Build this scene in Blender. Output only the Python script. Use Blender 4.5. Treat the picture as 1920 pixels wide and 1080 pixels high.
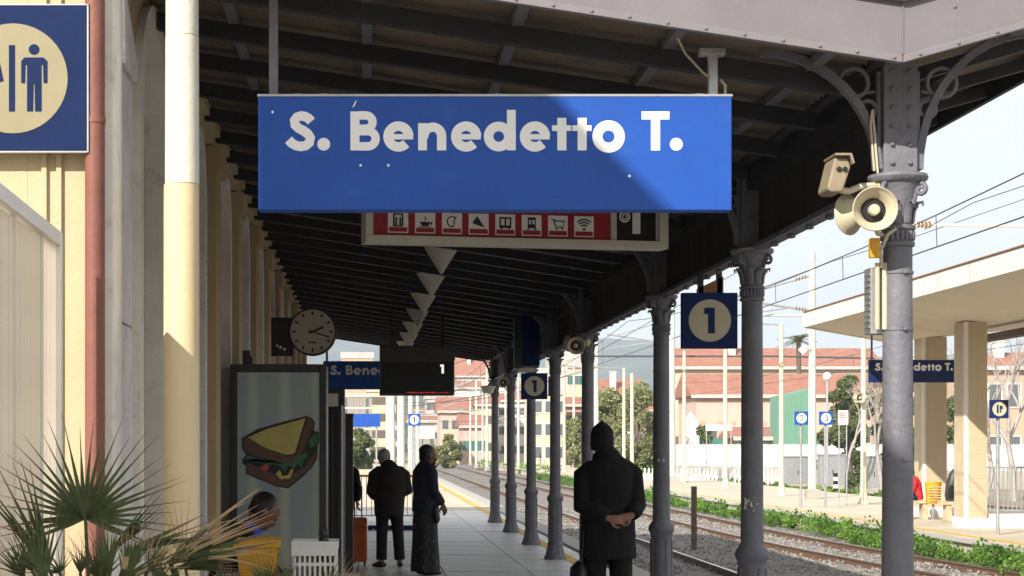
import bpy, bmesh, math, random
from mathutils import Vector, Matrix
R = random.Random(11)
rad = math.radians
for o in list(bpy.data.objects): bpy.data.objects.remove(o)
scene = bpy.context.scene
C = scene.collection
# ------------------------------------------------------------------ camera
F = 3300.0; VX, VY = 688.0, 834.0; CH = 1.65      # focal length and vanishing point measured on a 1920 px wide frame, eye height
cam = bpy.data.cameras.new('camera'); camo = bpy.data.objects.new('camera', cam); C.objects.link(camo)
camo.location = (0, 0, CH); camo.rotation_euler = (rad(90), 0, 0)
cam.sensor_width = 36.0; cam.lens = F / 1920 * 36.0
cam.shift_x = (960 - VX) / 1920; cam.shift_y = (VY - 540) / 1920
cam.clip_start = 0.1; cam.clip_end = 12000
scene.camera = camo
# ------------------------------------------------------------------ world and sun
SUN = Vector((0.55, 0.78, -0.55)).normalized()     # direction the light travels
elev = math.asin(-SUN.z); azim = math.atan2(-SUN.x, -SUN.y)
world = bpy.data.worlds.new('World'); scene.world = world; world.use_nodes = True
wn = world.node_tree; bg = wn.nodes['Background']
sky = wn.nodes.new('ShaderNodeTexSky'); sky.sky_type = 'NISHITA'; sky.sun_disc = False
sky.sun_elevation = elev; sky.sun_rotation = azim
sky.air_density = 1.0; sky.dust_density = 1.6; sky.ozone_density = 1.0
# a thin even veil of high cloud: the sky keeps its brightness, its blue is washed out
tc = wn.nodes.new('ShaderNodeTexCoord'); nz = wn.nodes.new('ShaderNodeTexNoise')
nz.inputs['Scale'].default_value = 2.2; nz.inputs['Detail'].default_value = 5
mp = wn.nodes.new('ShaderNodeMapping'); mp.inputs['Scale'].default_value = (1, 1, 3.5)
wn.links.new(tc.outputs['Generated'], mp.inputs['Vector']); wn.links.new(mp.outputs['Vector'], nz.inputs['Vector'])
VEIL = 2.5      # brightness of the veil in the units of the sky texture
mr = wn.nodes.new('ShaderNodeMapRange'); mr.inputs['From Min'].default_value = 0.3; mr.inputs['From Max'].default_value = 0.7
mr.inputs['To Min'].default_value = 0.86; mr.inputs['To Max'].default_value = 0.97
mx = wn.nodes.new('ShaderNodeMix'); mx.data_type = 'RGBA'
wn.links.new(nz.outputs['Fac'], mr.inputs['Value']); wn.links.new(mr.outputs['Result'], mx.inputs[0])
wn.links.new(sky.outputs['Color'], mx.inputs[6]); mx.inputs[7].default_value = (VEIL * .985, VEIL * .99, VEIL * 1.0, 1)
wn.links.new(mx.outputs[2], bg.inputs['Color']); bg.inputs['Strength'].default_value = 0.15
sl = bpy.data.lights.new('sun', 'SUN'); sl.energy = 2.75; sl.angle = rad(0.6); sl.color = (1.0, 0.93, 0.82)
so = bpy.data.objects.new('sun', sl); C.objects.link(so); so.rotation_euler = SUN.to_track_quat('-Z', 'Y').to_euler(); so.location = (-20, -30, 30)
vs = scene.view_settings; vs.view_transform = 'Standard'; vs.look = 'None'; vs.gamma = 1; vs.use_curve_mapping = False; vs.exposure = 1.42
scene.cycles.max_bounces = 8; scene.cycles.diffuse_bounces = 5
# ------------------------------------------------------------------ helpers
def W(px, py, Y): return Vector(((px - VX) * Y / F, Y, CH + (VY - py) * Y / F))     # a measured picture point at a known distance
def srgb(r, g, b):
    f = lambda c: (c / 255 / 12.92) if c / 255 <= 0.04045 else ((c / 255 + 0.055) / 1.055) ** 2.4
    return (f(r), f(g), f(b))
MATS = {}
def mat(name, col, rough=0.7, var=0.18, scale=6.0, bump=0.0, bscale=60.0, metal=0.0, dirt=None, emit=0.0, stretch=(1, 1, 1), spec=0.4, trans=0.0):
    if name in MATS: return MATS[name]
    m = bpy.data.materials.new(name); m.use_nodes = True; n = m.node_tree; L = n.links
    p = n.nodes['Principled BSDF']; p.inputs['Roughness'].default_value = rough; p.inputs['Metallic'].default_value = metal
    p.inputs['Specular IOR Level'].default_value = spec
    tc = n.nodes.new('ShaderNodeTexCoord'); mp = n.nodes.new('ShaderNodeMapping'); mp.inputs['Scale'].default_value = stretch
    L.new(tc.outputs['Object'], mp.inputs['Vector'])
    nz = n.nodes.new('ShaderNodeTexNoise'); nz.inputs['Scale'].default_value = scale; nz.inputs['Detail'].default_value = 7; nz.inputs['Roughness'].default_value = 0.62
    L.new(mp.outputs['Vector'], nz.inputs['Vector'])
    mr = n.nodes.new('ShaderNodeMapRange'); mr.inputs['From Min'].default_value = 0.28; mr.inputs['From Max'].default_value = 0.72; L.new(nz.outputs['Fac'], mr.inputs['Value'])
    mx = n.nodes.new('ShaderNodeMix'); mx.data_type = 'RGBA'; L.new(mr.outputs['Result'], mx.inputs[0])
    mx.inputs[6].default_value = tuple(max(0, c * (1 - var)) for c in col) + (1,); mx.inputs[7].default_value = tuple(min(1, c * (1 + var)) for c in col) + (1,)
    out = mx.outputs[2]
    if dirt:
        dc, amt, ds = dirt
        n2 = n.nodes.new('ShaderNodeTexNoise'); n2.inputs['Scale'].default_value = ds; n2.inputs['Detail'].default_value = 9; n2.inputs['Roughness'].default_value = 0.7
        L.new(mp.outputs['Vector'], n2.inputs['Vector'])
        r2 = n.nodes.new('ShaderNodeMapRange'); r2.inputs['From Min'].default_value = 0.55; r2.inputs['From Max'].default_value = 0.75; r2.inputs['To Max'].default_value = amt
        L.new(n2.outputs['Fac'], r2.inputs['Value'])
        m2 = n.nodes.new('ShaderNodeMix'); m2.data_type = 'RGBA'; L.new(r2.outputs['Result'], m2.inputs[0]); L.new(out, m2.inputs[6]); m2.inputs[7].default_value = tuple(dc) + (1,)
        out = m2.outputs[2]
    L.new(out, p.inputs['Base Color'])
    if bump:
        nb = n.nodes.new('ShaderNodeTexNoise'); nb.inputs['Scale'].default_value = bscale; nb.inputs['Detail'].default_value = 5; L.new(mp.outputs['Vector'], nb.inputs['Vector'])
        bp = n.nodes.new('ShaderNodeBump'); bp.inputs['Strength'].default_value = bump; bp.inputs['Distance'].default_value = 0.02
        L.new(nb.outputs['Fac'], bp.inputs['Height']); L.new(bp.outputs['Normal'], p.inputs['Normal'])
    if emit:
        L.new(out, p.inputs['Emission Color']); p.inputs['Emission Strength'].default_value = emit
    if trans:       # thin leaf: part of the light passes through
        td = n.nodes.new('ShaderNodeBsdfTranslucent'); L.new(out, td.inputs['Color']); ms = n.nodes.new('ShaderNodeMixShader'); ms.inputs[0].default_value = trans
        L.new(p.outputs[0], ms.inputs[1]); L.new(td.outputs[0], ms.inputs[2]); L.new(ms.outputs[0], n.nodes['Material Output'].inputs['Surface'])
    MATS[name] = m; return m
WL = {}
def wl(o): return WL.get(o.name, Vector((0, 0, 0))) if o else Vector((0, 0, 0))
class MB:
    def __init__(s): s.v = []; s.f = []; s.mi = []; s.cur = 0; s.lay = 0
    def add(s, vs, fs):
        o = len(s.v); s.v += [tuple(v) for v in vs]; s.f += [tuple(i + o for i in f) for f in fs]; s.mi += [s.cur] * len(fs); return s
    def box(s, x0, x1, y0, y1, z0, z1):
        return s.add([(x0, y0, z0), (x1, y0, z0), (x1, y1, z0), (x0, y1, z0), (x0, y0, z1), (x1, y0, z1), (x1, y1, z1), (x0, y1, z1)],
                     [(0, 3, 2, 1), (4, 5, 6, 7), (0, 1, 5, 4), (1, 2, 6, 5), (2, 3, 7, 6), (3, 0, 4, 7)])
    def bar(s, p, q, w, h, up=(0, 0, 1)):
        p = Vector(p); q = Vector(q); d = (q - p).normalized(); u = Vector(up)
        sd = d.cross(u)
        if sd.length < 1e-4: sd = d.cross(Vector((1, 0, 0)))
        sd.normalize(); u = sd.cross(d); a = sd * w / 2; b = u * h / 2
        return s.add([p - a - b, p + a - b, p + a + b, p - a + b, q - a - b, q + a - b, q + a + b, q - a + b],
                     [(0, 3, 2, 1), (4, 5, 6, 7), (0, 1, 5, 4), (1, 2, 6, 5), (2, 3, 7, 6), (3, 0, 4, 7)])
    def tube(s, pts, r, n=10, cap=True, side=None):
        pts = [Vector(p) for p in pts]; k = len(pts)
        if not isinstance(r, (list, tuple)): r = [r] * k
        vs = []; ref = None
        for i, p in enumerate(pts):
            t = (pts[min(i + 1, k - 1)] - pts[max(i - 1, 0)]).normalized()
            if side is not None: a = Vector(side)
            elif ref is None: a = Vector((1, 0, 0)) if abs(t.x) < 0.8 else Vector((0, 1, 0))
            else: a = ref
            a = (a - t * a.dot(t)).normalized(); ref = a; b = t.cross(a)
            ra, rb = r[i] if isinstance(r[i], (tuple, list)) else (r[i], r[i])
            for j in range(n):
                c = 2 * math.pi * j / n; vs.append(p + a * (ra * math.cos(c)) + b * (rb * math.sin(c)))
        fs = [(i * n + j, i * n + (j + 1) % n, (i + 1) * n + (j + 1) % n, (i + 1) * n + j) for i in range(k - 1) for j in range(n)]
        if cap: fs += [tuple(range(n - 1, -1, -1)), tuple((k - 1) * n + j for j in range(n))]
        return s.add(vs, fs)
    def lathe(s, prof, n=20, c=(0, 0, 0), axis='z', sq=False):
        vs = []
        for (r, z) in prof:
            for j in range(n):
                a = 2 * math.pi * (j + (0.5 if sq else 0)) / n; x = r * math.cos(a); y = r * math.sin(a)
                p = (x, y, z) if axis == 'z' else ((x, z, y) if axis == 'y' else (z, x, y))
                vs.append((p[0] + c[0], p[1] + c[1], p[2] + c[2]))
        k = len(prof)
        fs = [(i * n + j, i * n + (j + 1) % n, (i + 1) * n + (j + 1) % n, (i + 1) * n + j) for i in range(k - 1) for j in range(n)]
        fs += [tuple(range(n - 1, -1, -1)), tuple((k - 1) * n + j for j in range(n))]
        if axis == 'y': fs = [f[::-1] for f in fs]
        return s.add(vs, fs)
    def poly(s, pts, y0, y1):        # polygon in x/z pushed out along y
        n = len(pts); ar = sum(pts[i][0] * pts[(i + 1) % n][1] - pts[(i + 1) % n][0] * pts[i][1] for i in range(n))
        if ar < 0: pts = pts[::-1]
        return s.add([(x, y0, z) for x, z in pts] + [(x, y1, z) for x, z in pts],
                     [tuple(range(n)), tuple(range(2 * n - 1, n - 1, -1))] + [((i + 1) % n, i, n + i, n + (i + 1) % n) for i in range(n)])
    def polyx(s, pts, x0, x1):       # polygon in y/z pushed out along x
        n = len(pts); ar = sum(pts[i][0] * pts[(i + 1) % n][1] - pts[(i + 1) % n][0] * pts[i][1] for i in range(n))
        if ar < 0: pts = pts[::-1]
        return s.add([(x0, y, z) for y, z in pts] + [(x1, y, z) for y, z in pts],
                     [tuple(range(n - 1, -1, -1)), tuple(range(n, 2 * n))] + [(i, (i + 1) % n, n + (i + 1) % n, n + i) for i in range(n)])
    def stroke(s, pts, w, y0, d, closed=False):   # flat band of width w along a path in x/z, facing -y
        y0 -= s.lay * 0.0003; s.lay += 1
        n = len(pts); A = []; B = []
        for i in range(n):
            p0 = pts[(i - 1) % n] if (closed or i > 0) else pts[i]; p1 = pts[(i + 1) % n] if (closed or i < n - 1) else pts[i]
            tx, tz = p1[0] - p0[0], p1[1] - p0[1]; l = math.hypot(tx, tz) or 1; nx, nzz = -tz / l * w / 2, tx / l * w / 2
            A.append((pts[i][0] + nx, pts[i][1] + nzz)); B.append((pts[i][0] - nx, pts[i][1] - nzz))
        vs = [(x, y0, z) for x, z in A] + [(x, y0, z) for x, z in B] + [(x, y0 + d, z) for x, z in A] + [(x, y0 + d, z) for x, z in B]
        fs = []
        for i in range(n if closed else n - 1):
            j = (i + 1) % n
            fs += [(i, n + i, n + j, j), (2 * n + i, i, j, 2 * n + j), (n + i, 3 * n + i, 3 * n + j, n + j)]
        if not closed: fs += [(0, 2 * n, 3 * n, n), (n - 1, 2 * n - 1, 4 * n - 1, 3 * n - 1)]
        return s.add(vs, fs)
    def rect(s, x0, x1, z0, z1, y0, d):
        y0 -= s.lay * 0.0003; s.lay += 1
        return s.box(x0, x1, y0, y0 + d, z0, z1)
    def disc(s, cx, cz, r, y0, d, n=28):
        y0 -= s.lay * 0.0003; s.lay += 1
        return s.poly([(cx + r * math.cos(2 * math.pi * i / n), cz + r * math.sin(2 * math.pi * i / n)) for i in range(n)], y0, y0 + d)
    def mesh(s, name, mats, smooth=False, off=Vector((0, 0, 0))):
        me = bpy.data.meshes.new(name); me.from_pydata([(v[0] - off.x, v[1] - off.y, v[2] - off.z) for v in s.v], [], s.f)
        if not isinstance(mats, (list, tuple)): mats = [mats]
        for m in mats: me.materials.append(m)
        if len(mats) > 1: me.polygons.foreach_set('material_index', s.mi)
        if smooth:
            me.polygons.foreach_set('use_smooth', [True] * len(me.polygons)); me.set_sharp_from_angle(angle=rad(smooth if smooth is not True else 38))
        me.update(); return me
    def build(s, name, mats, parent=None, smooth=False, bevel=0, local=False):
        me = s.mesh(name, mats, smooth, Vector((0, 0, 0)) if local else wl(parent))
        return place(name, me, parent, bevel)
def place(name, me, parent=None, bevel=0, loc=None):
    o = bpy.data.objects.new(name, me); C.objects.link(o)
    if parent: o.parent = parent; WL[o.name] = wl(parent)
    if loc is not None: o.location = loc; WL[o.name] = wl(parent) + Vector(loc)
    if bevel:
        b = o.modifiers.new('bevel', 'BEVEL'); b.width = bevel; b.segments = 2; b.limit_method = 'ANGLE'; b.angle_limit = rad(35)
    return o
def tag(o, label=None, cat=None, group=None, kind=None):
    if label: o['label'] = label
    if cat: o['category'] = cat
    if group: o['group'] = group
    if kind: o['kind'] = kind
    return o
def thing(name, label, cat, loc=(0, 0, 0), rz=0, group=None):
    o = bpy.data.objects.new(name, None); C.objects.link(o); o.location = loc; o.rotation_euler = (0, 0, rz); o.empty_display_size = 0.2
    WL[o.name] = Vector(loc); return tag(o, label, cat, group)
def copy_tree(o, parent=None):
    c = o.copy(); C.objects.link(c)
    if parent: c.parent = parent
    for ch in list(o.children): copy_tree(ch, c)
    return c
def struct(name, mb, m, smooth=False): return tag(mb.build(name, m, None, smooth), kind='structure')
def arc(cx, cz, r, a0, a1, n=12): return [(cx + r * math.cos(rad(a0 + (a1 - a0) * i / n)), cz + r * math.sin(rad(a0 + (a1 - a0) * i / n))) for i in range(n + 1)]
# ------------------------------------------------------------------ materials
M = dict(
 paving=mat('paving', (.60, .59, .57), .42, .22, 1.6, .3, 40, dirt=((.29, .28, .265), .75, 2.2)),
 coping=mat('coping', (.42, .40, .37), .7, .15, 3, .3, 40, dirt=((.2, .17, .14), .6, 5)),
 concrete=mat('concrete', (.36, .34, .30), .85, .2, 1.2, .4, 30, dirt=((.16, .14, .12), .6, 2.5)),
 platform2=mat('platform_paving', (.54, .47, .37), .85, .15, .8, .2, 25, dirt=((.32, .26, .2), .5, 1.5)),
 earth=mat('earth', (.27, .22, .16), .95, .25, .3, .5, 6, dirt=((.13, .16, .06), .8, .8)),
 yellow=mat('yellow_paint', (.62, .40, .06), .7, .2, 6, dirt=((.3, .24, .14), .8, 9)),
 ballast=mat('ballast', (.20, .185, .17), .95, .35, 9, 1.0, 20),
 stone=mat('ballast_stone', (.25, .235, .22), .9, .45, 3.0),
 rail=mat('rail_steel', (.16, .095, .06), .6, .25, 6, metal=.2), railtop=mat('rail_top', (.55, .53, .50), .3, .1, 6, metal=.9),
 sleeper=mat('sleeper', (.30, .27, .24), .9, .2, 5, .3, 40),
 iron=mat('painted_iron', (.15, .152, .175), .55, .18, 5, .35, 26, dirt=((.085, .075, .075), .75, 9)),
 ironlt=mat('fascia_paint', (.172, .160, .178), .55, .07, 3, .08, 20, dirt=((.22, .20, .22), .5, 22)),
 lip=mat('fascia_lip', (.185, .172, .19), .5, .08, 6, dirt=((.26, .19, .11), .4, 10)),
 darkiron=mat('dark_iron', (.03, .03, .034), .6, .3, 5),
 board=mat('valance_board', (.040, .036, .034), .75, .4, 3, .3, 30, stretch=(1, 1, .15)),
 sheet=mat('roof_sheet', (.17, .133, .097), .7, .3, 3, dirt=((.09, .07, .05), .7, 4)),
 plaster=mat('plaster', (.51, .425, .275), .85, .08, 1.3, .2, 30, dirt=((.38, .31, .20), .5, 1.7)),
 plasterdk=mat('plaster_ochre', (.47, .36, .215), .85, .1, 1.5, .15, 30),
 greystone=mat('grey_stone', (.76, .76, .74), .8, .12, 4, .25, 35, dirt=((.28, .27, .25), .7, 7)),
 palestone=mat('pale_stone', (.78, .75, .68), .8, .12, 3, .2, 30, dirt=((.35, .30, .24), .6, 5)),
 shutter=mat('shutter_wood', (.33, .29, .25), .7, .2, 4, .2, 30, stretch=(1, 1, .2)),
 redpipe=mat('red_pipe', (.20, .078, .058), .6, .15, 5, .15, 40, dirt=((.15, .06, .05), .6, 14)),
 cream=mat('cream_paint', (.66, .54, .33), .6, .06, 3, .1, 20), creamlt=mat('pale_cream_paint', (.66, .64, .54), .6, .06, 3, .15, 30, dirt=((.42, .41, .36), .5, 9)),
 white=mat('white_paint', (.74, .73, .69), .55, .06, 4), offwhite=mat('off_white', (.60, .58, .50), .6, .08, 4), panelwhite=mat('shutter_white', (.80, .775, .72), .6, .06, 2, dirt=((.7, .62, .48), .5, 3), trans=.7),
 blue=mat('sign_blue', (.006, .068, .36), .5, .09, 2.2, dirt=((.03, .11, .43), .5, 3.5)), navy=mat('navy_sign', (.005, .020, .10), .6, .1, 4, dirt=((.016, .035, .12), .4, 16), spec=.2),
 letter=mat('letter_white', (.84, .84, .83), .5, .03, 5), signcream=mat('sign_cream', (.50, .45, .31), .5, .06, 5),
 black=mat('black_plastic', (.014, .014, .016), .4, .2, 5), charcoal=mat('charcoal_metal', (.03, .03, .033), .45, .2, 5), red=mat('sign_red', (.33, .014, .025), .45, .08, 5),
 chrome=mat('galvanised', (.42, .43, .44), .42, .15, 8, metal=.6), hornmat=mat('horn_beige', (.52, .47, .34), .5, .06, 6, dirt=((.35, .22, .12), .5, 9)),
 orange=mat('orange_shell', (.66, .14, .035), .45, .08, 5), yellowpl=mat('yellow_plastic', (.62, .33, .02), .45, .1, 5), rust=mat('rust', (.25, .12, .05), .8, .35, 10, .3, 30),
 brick2=mat('tile_brick', (.53, .435, .295), .8, .12, 2.5, .2, 40), soffit=mat('soffit', (.72, .655, .53), .85, .08, .6, dirt=((.55, .45, .32), .5, 1.2)), canopywhite=mat('canopy_white', (.74, .71, .65), .8, .07, 1.0, dirt=((.46, .41, .34), .6, 2.2), stretch=(1, 1, .4)),
 glass=mat('window_glass', (.12, .13, .14), .15, .2, 2), glow_red=mat('led_red', (.60, .04, .02), .5, .1, 3, emit=.45), glow_white=mat('display_digit', (.8, .8, .8), .5, .02, 3, emit=.4),
 skin=mat('skin', (.27, .135, .09), .55, .1, 14), skindk=mat('skin_dark', (.16, .075, .045), .5, .12, 14), coat=mat('black_wool', (.0075, .007, .0075), .9, .3, 30, .9, 6, stretch=(1.6, 1.6, .7)), jacket=mat('brown_jacket', (.014, .011, .0085), .85, .3, 20, .9, 8, stretch=(1, 1, 1.5)),
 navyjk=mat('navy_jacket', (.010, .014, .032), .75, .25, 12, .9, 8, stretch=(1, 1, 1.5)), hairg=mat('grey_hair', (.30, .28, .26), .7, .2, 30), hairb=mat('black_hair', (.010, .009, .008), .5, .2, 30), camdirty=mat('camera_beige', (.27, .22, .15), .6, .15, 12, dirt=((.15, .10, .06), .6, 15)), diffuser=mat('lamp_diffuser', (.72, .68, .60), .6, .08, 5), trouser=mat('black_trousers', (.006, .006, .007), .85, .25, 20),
 redcloth=mat('red_cloth', (.55, .02, .03), .8, .15, 9), bluecloth=mat('blue_cloth', (.03, .06, .40), .8, .15, 9), shoe=mat('shoe_leather', (.012, .011, .010), .4, .2, 9),
 leaf=mat('palm_leaf', (.085, .115, .045), .5, .4, 9, trans=.25), leafdry=mat('palm_leaf_dry', (.46, .33, .19), .7, .25, 9, trans=.2), leafmid=mat('palm_leaf_tip', (.21, .15, .10), .6, .3, 9, trans=.2), terracotta=mat('terracotta', (.36, .17, .09), .8, .15, 4, .2, 30),
 weed=mat('weed', (.15, .29, .045), .6, .5, 1.2, trans=.4), weeddk=mat('weed_dark', (.055, .13, .025), .6, .5, 1.2, trans=.35),
 tree=mat('tree_leaf', (.135, .17, .065), .6, .5, 0.8, trans=.3), treelt=mat('tree_leaf_pale', (.25, .27, .11), .6, .45, 0.8, trans=.3), bark=mat('bark', (.14, .11, .085), .9, .3, 6), barkpale=mat('bark_pale', (.36, .33, .31), .9, .2, 6),
 tile=mat('roof_tile', (.34, .155, .11), .85, .28, 1.6, .8, 5, stretch=(1, 2.5, 1), dirt=((.24, .12, .085), .6, 2.5)), pink=mat('pink_wall', (.60, .44, .37), .85, .08, .6, dirt=((.46, .33, .27), .6, 1.1), stretch=(1, 1, .4)), wallwhite=mat('white_wall', (.68, .65, .58), .85, .08, .6, dirt=((.48, .45, .40), .6, 1.1), stretch=(1, 1, .4)),
 wallyel=mat('yellow_wall', (.58, .50, .36), .85, .09, .6, dirt=((.42, .35, .25), .6, 1.1), stretch=(1, 1, .4)), wallor=mat('orange_wall', (.50, .36, .26), .85, .09, .6, dirt=((.36, .26, .19), .6, 1.1), stretch=(1, 1, .4)), wallgrey=mat('grey_wall', (.48, .45, .42), .85, .1, .6), green=mat('green_sheet', (.15, .31, .22), .6, .12, 1.2, stretch=(4, 4, .3)), teal=mat('teal_wall', (.06, .20, .17), .7, .15, 1),
 fence=mat('precast_fence', (.66, .66, .64), .85, .1, 1.2, dirt=((.4, .4, .38), .5, 2)), postcream=mat('post_cream', (.64, .60, .43), .6, .08, 2), mast=mat('mast_grey', (.58, .60, .52), .6, .12, 2, dirt=((.4, .4, .34), .6, 4)),
 wire=mat('wire', (.07, .07, .075), .6, .1, 5), hill=mat('hill', (.085, .105, .085), .95, .5, .02, dirt=((.22, .18, .13), .7, .03)), darkgreen=mat('ground_green', (.08, .13, .03), .95, .4, .5, .3, 5),
 bread=mat('bread_crust', (.115, .055, .035), .5, .2, 8), cheese=mat('bread_yellow', (.52, .43, .13), .5, .12, 8), lettuce=mat('lettuce_print', (.03, .15, .06), .5, .2, 12), tomato=mat('tomato_print', (.5, .07, .06), .5, .1, 9), ink=mat('print_ink', (.02, .016, .014), .5, .2, 9), mustard=mat('mustard_print', (.6, .45, .08), .5, .1, 9),
 adbg=mat('backlit_panel', (.165, .19, .185), .35, .16, 1.2, emit=.06), boardgrey=mat('display_grey', (.075, .07, .062), .5, .12, 6), wccream=mat('toilet_sign_cream', (.27, .235, .145), .5, .06, 5, dirt=((.22, .19, .12), .5, 8)), wcnavy=mat('toilet_sign_navy', (.004, .017, .075), .65, .12, 4, dirt=((.016, .032, .09), .5, 20), spec=.15), clockface=mat('clock_face', (.50, .47, .38), .5, .05, 4), floral=mat('floral_skirt', (.018, .016, .018), .8, .2, 9, dirt=((.30, .20, .17), .9, 22)),
)

def streaks(m):      # fluorescent reflections painted as pale vertical bands into the panel's colour and glow
    n = m.node_tree; L = n.links; p = n.nodes['Principled BSDF']; old = p.inputs['Base Color'].links[0].from_socket
    tc = n.nodes.new('ShaderNodeTexCoord'); wv_ = n.nodes.new('ShaderNodeTexWave'); wv_.inputs['Scale'].default_value = 1.15; wv_.inputs['Distortion'].default_value = .6; wv_.inputs['Detail'].default_value = 1; wv_.inputs['Phase Offset'].default_value = 1.9
    mp = n.nodes.new('ShaderNodeMapping'); mp.inputs['Scale'].default_value = (1, 1, .15); L.new(tc.outputs['Object'], mp.inputs['Vector']); L.new(mp.outputs['Vector'], wv_.inputs['Vector'])
    r = n.nodes.new('ShaderNodeMapRange'); r.inputs['From Min'].default_value = .62; r.inputs['From Max'].default_value = 1.0; r.inputs['To Max'].default_value = .5; L.new(wv_.outputs['Fac'], r.inputs['Value'])
    mx = n.nodes.new('ShaderNodeMix'); mx.data_type = 'RGBA'; L.new(r.outputs['Result'], mx.inputs[0]); L.new(old, mx.inputs[6]); mx.inputs[7].default_value = (.31, .32, .21, 1)
    L.new(mx.outputs[2], p.inputs['Base Color']); L.new(mx.outputs[2], p.inputs['Emission Color'])
streaks(M['adbg'])
# ================================================================== THE SETTING
RZ = -0.5                      # rail top; platform 1 top is z = 0, platform 2 top is z = P2
P2 = -0.30
XC = 2.72                      # column line
EDGE = 3.65                    # platform 1 edge
g = MB(); g.add([(-2600, -60, -.85), (2600, -60, -.85), (2600, 2600, -.85), (-2600, 2600, -.85)], [(0, 1, 2, 3)]); struct('ground', g, M['earth'])
# platform 1: a slab, its paving stones, the coping stones and a painted line
p = MB(); p.box(-9, EDGE - .34, -8, 150, -.8, -.045); plat = struct('platform', p, M['concrete'])
p = MB(); p.box(EDGE - .34, EDGE - .05, -8, 150, -.8, -.13); p.build('platform_wall', M['concrete'], plat)
sx, sy = 1.115, 1.18
slabs = []
for k in range(3):
    s = MB(); s.box(0.008, sx - .008, 0.012, sy - .012, -.05, 0); slabs.append(s.mesh('paving_stone', M['paving']))
for i in range(-1, 34):
    for j in range(4):
        o = place('paving_stone', slabs[(i * 7 + j * 3) % 3], plat, loc=(-1.235 + j * sx, 4 + i * sy, R.uniform(-.004, .002)))
        o.rotation_euler = (R.uniform(-.0015, .0015), R.uniform(-.0015, .0015), 0)
p = MB(); p.box(-9, -1.237, -8, 150, -.045, -.006); p.box(-1.237, EDGE - .34, 44.15, 150, -.045, -.006); p.box(-1.237, EDGE - .34, -8, 2.8, -.045, -.006); p.build('paving_bed', M['platform2'], plat)
s = MB(); s.box(0, .335, .004, .996, -.16, .004); cop = s.mesh('coping_stone', M['coping'])
for i in range(-4, 90): place('coping_stone', cop, plat, loc=(EDGE - .335, i + 4.0, 0))
for (y0, y1) in ((3, 23), (23, 45), (45, 150)):
    s = MB(); s.box(2.86, 3.02, y0, y1, .004, .0055); s.build('painted_line', M['yellow'], plat)
# track bed and ballast
g = MB(); nx, ny = 26, 90
import mathutils
for i in range(nx + 1):
    for j in range(ny + 1):
        x = EDGE - .05 + (12.0 - EDGE) * i / nx; y = 6 + 200 * (j / ny) ** 1.6
        g.v.append((x, y, RZ - .13 + .05 * mathutils.noise.noise((x * 1.3, y * .9, 0))))
for i in range(nx):
    for j in range(ny): a = i * (ny + 1) + j; g.f.append((a, a + ny + 1, a + ny + 2, a + 1)); g.mi.append(0)
struct('track_bed', g, M['ballast'])
g = MB()
for k in range(15000):
    x = R.uniform(EDGE, 11.0); y = 19 + 45 * R.random() ** 1.5; r = R.uniform(.02, .045)
    z = RZ - .125 + .05 * mathutils.noise.noise((x * 1.3, y * .9, 0)) + R.uniform(-.01, .02)
    a = [R.uniform(.6, 1.25) * r for _ in range(6)]; t = R.uniform(0, 1.5); c, s_ = math.cos(t), math.sin(t)
    g.add([(x + a[0] * c, y + a[0] * s_, z), (x - a[1] * s_, y + a[1] * c, z), (x - a[2] * c, y - a[2] * s_, z), (x + a[3] * s_, y - a[3] * c, z), (x, y, z + a[4]), (x, y, z - a[5])],
          [(0, 1, 4), (1, 2, 4), (2, 3, 4), (3, 0, 4), (1, 0, 5), (2, 1, 5), (3, 2, 5), (0, 3, 5)])
tag(g.build('ballast_stones', M['stone']), 'grey crushed stone ballast lying between the rails', 'ballast', kind='stuff')
def track(label, cx, y0=8, y1=170, ysl=(19, 100)):
    t = thing('railway_track', label, 'railway track', (cx(30), 30, RZ - .2), group='railway tracks')
    prof = [(-.07, -.17), (.07, -.17), (.07, -.155), (.012, -.135), (.012, -.04), (.036, -.03), (.036, -.004), (-.036, -.004), (-.036, -.03), (-.012, -.04), (-.012, -.135), (-.07, -.155)]
    ys = [y0 + (y1 - y0) * i / 60 for i in range(61)]
    for sd in (-1, 1):
        m = MB(); n = len(prof)
        for y in ys:
            for (a, b) in prof: m.v.append((cx(y) + sd * .7525 + a, y, RZ + b))
        for i in range(len(ys) - 1):
            for j in range(n): m.f.append((i * n + j, i * n + (j + 1) % n, (i + 1) * n + (j + 1) % n, (i + 1) * n + j)); m.mi.append(0)
        m.add([], []); r_ = m.build('rail', M['rail'], t)
        m = MB()
        for i in range(len(ys) - 1):
            x0, x1 = cx(ys[i]) + sd * .7525, cx(ys[i + 1]) + sd * .7525
            m.add([(x0 - .031, ys[i], RZ), (x0 + .031, ys[i], RZ), (x1 + .031, ys[i + 1], RZ), (x1 - .031, ys[i + 1], RZ)], [(0, 1, 2, 3)])
        m.build('running_surface', M['railtop'], r_)
    s = MB(); s.box(-1.25, 1.25, -.12, .12, -.33, -.171); me = s.mesh('sleeper', M['sleeper'])
    cl = MB(); y = ysl[0]
    while y < ysl[1]:
        o = place('sleeper', me, t); o.location = Vector((cx(y), y, RZ)) - wl(t)
        for sd in (-1, 1):
            for q in (-.115, .115): cl.box(cx(y) + sd * .7525 + q - .035, cx(y) + sd * .7525 + q + .035, y - .06, y + .06, RZ - .171, RZ - .11)
        y += .6
    tag(cl.build('rail_clips', M['rail'], t), kind='stuff')
track('railway track nearest the covered platform, its rails in the canopy shade', lambda y: 5.47)
track('sunlit railway track running beside the strip of green weeds', lambda y: 9.5 + (.0028 * (46 - y) ** 2 if y < 46 else 0))
track('railway track behind the second platform, beyond the lamp posts', lambda y: 21.5, 30, 170, (62, 130))
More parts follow.
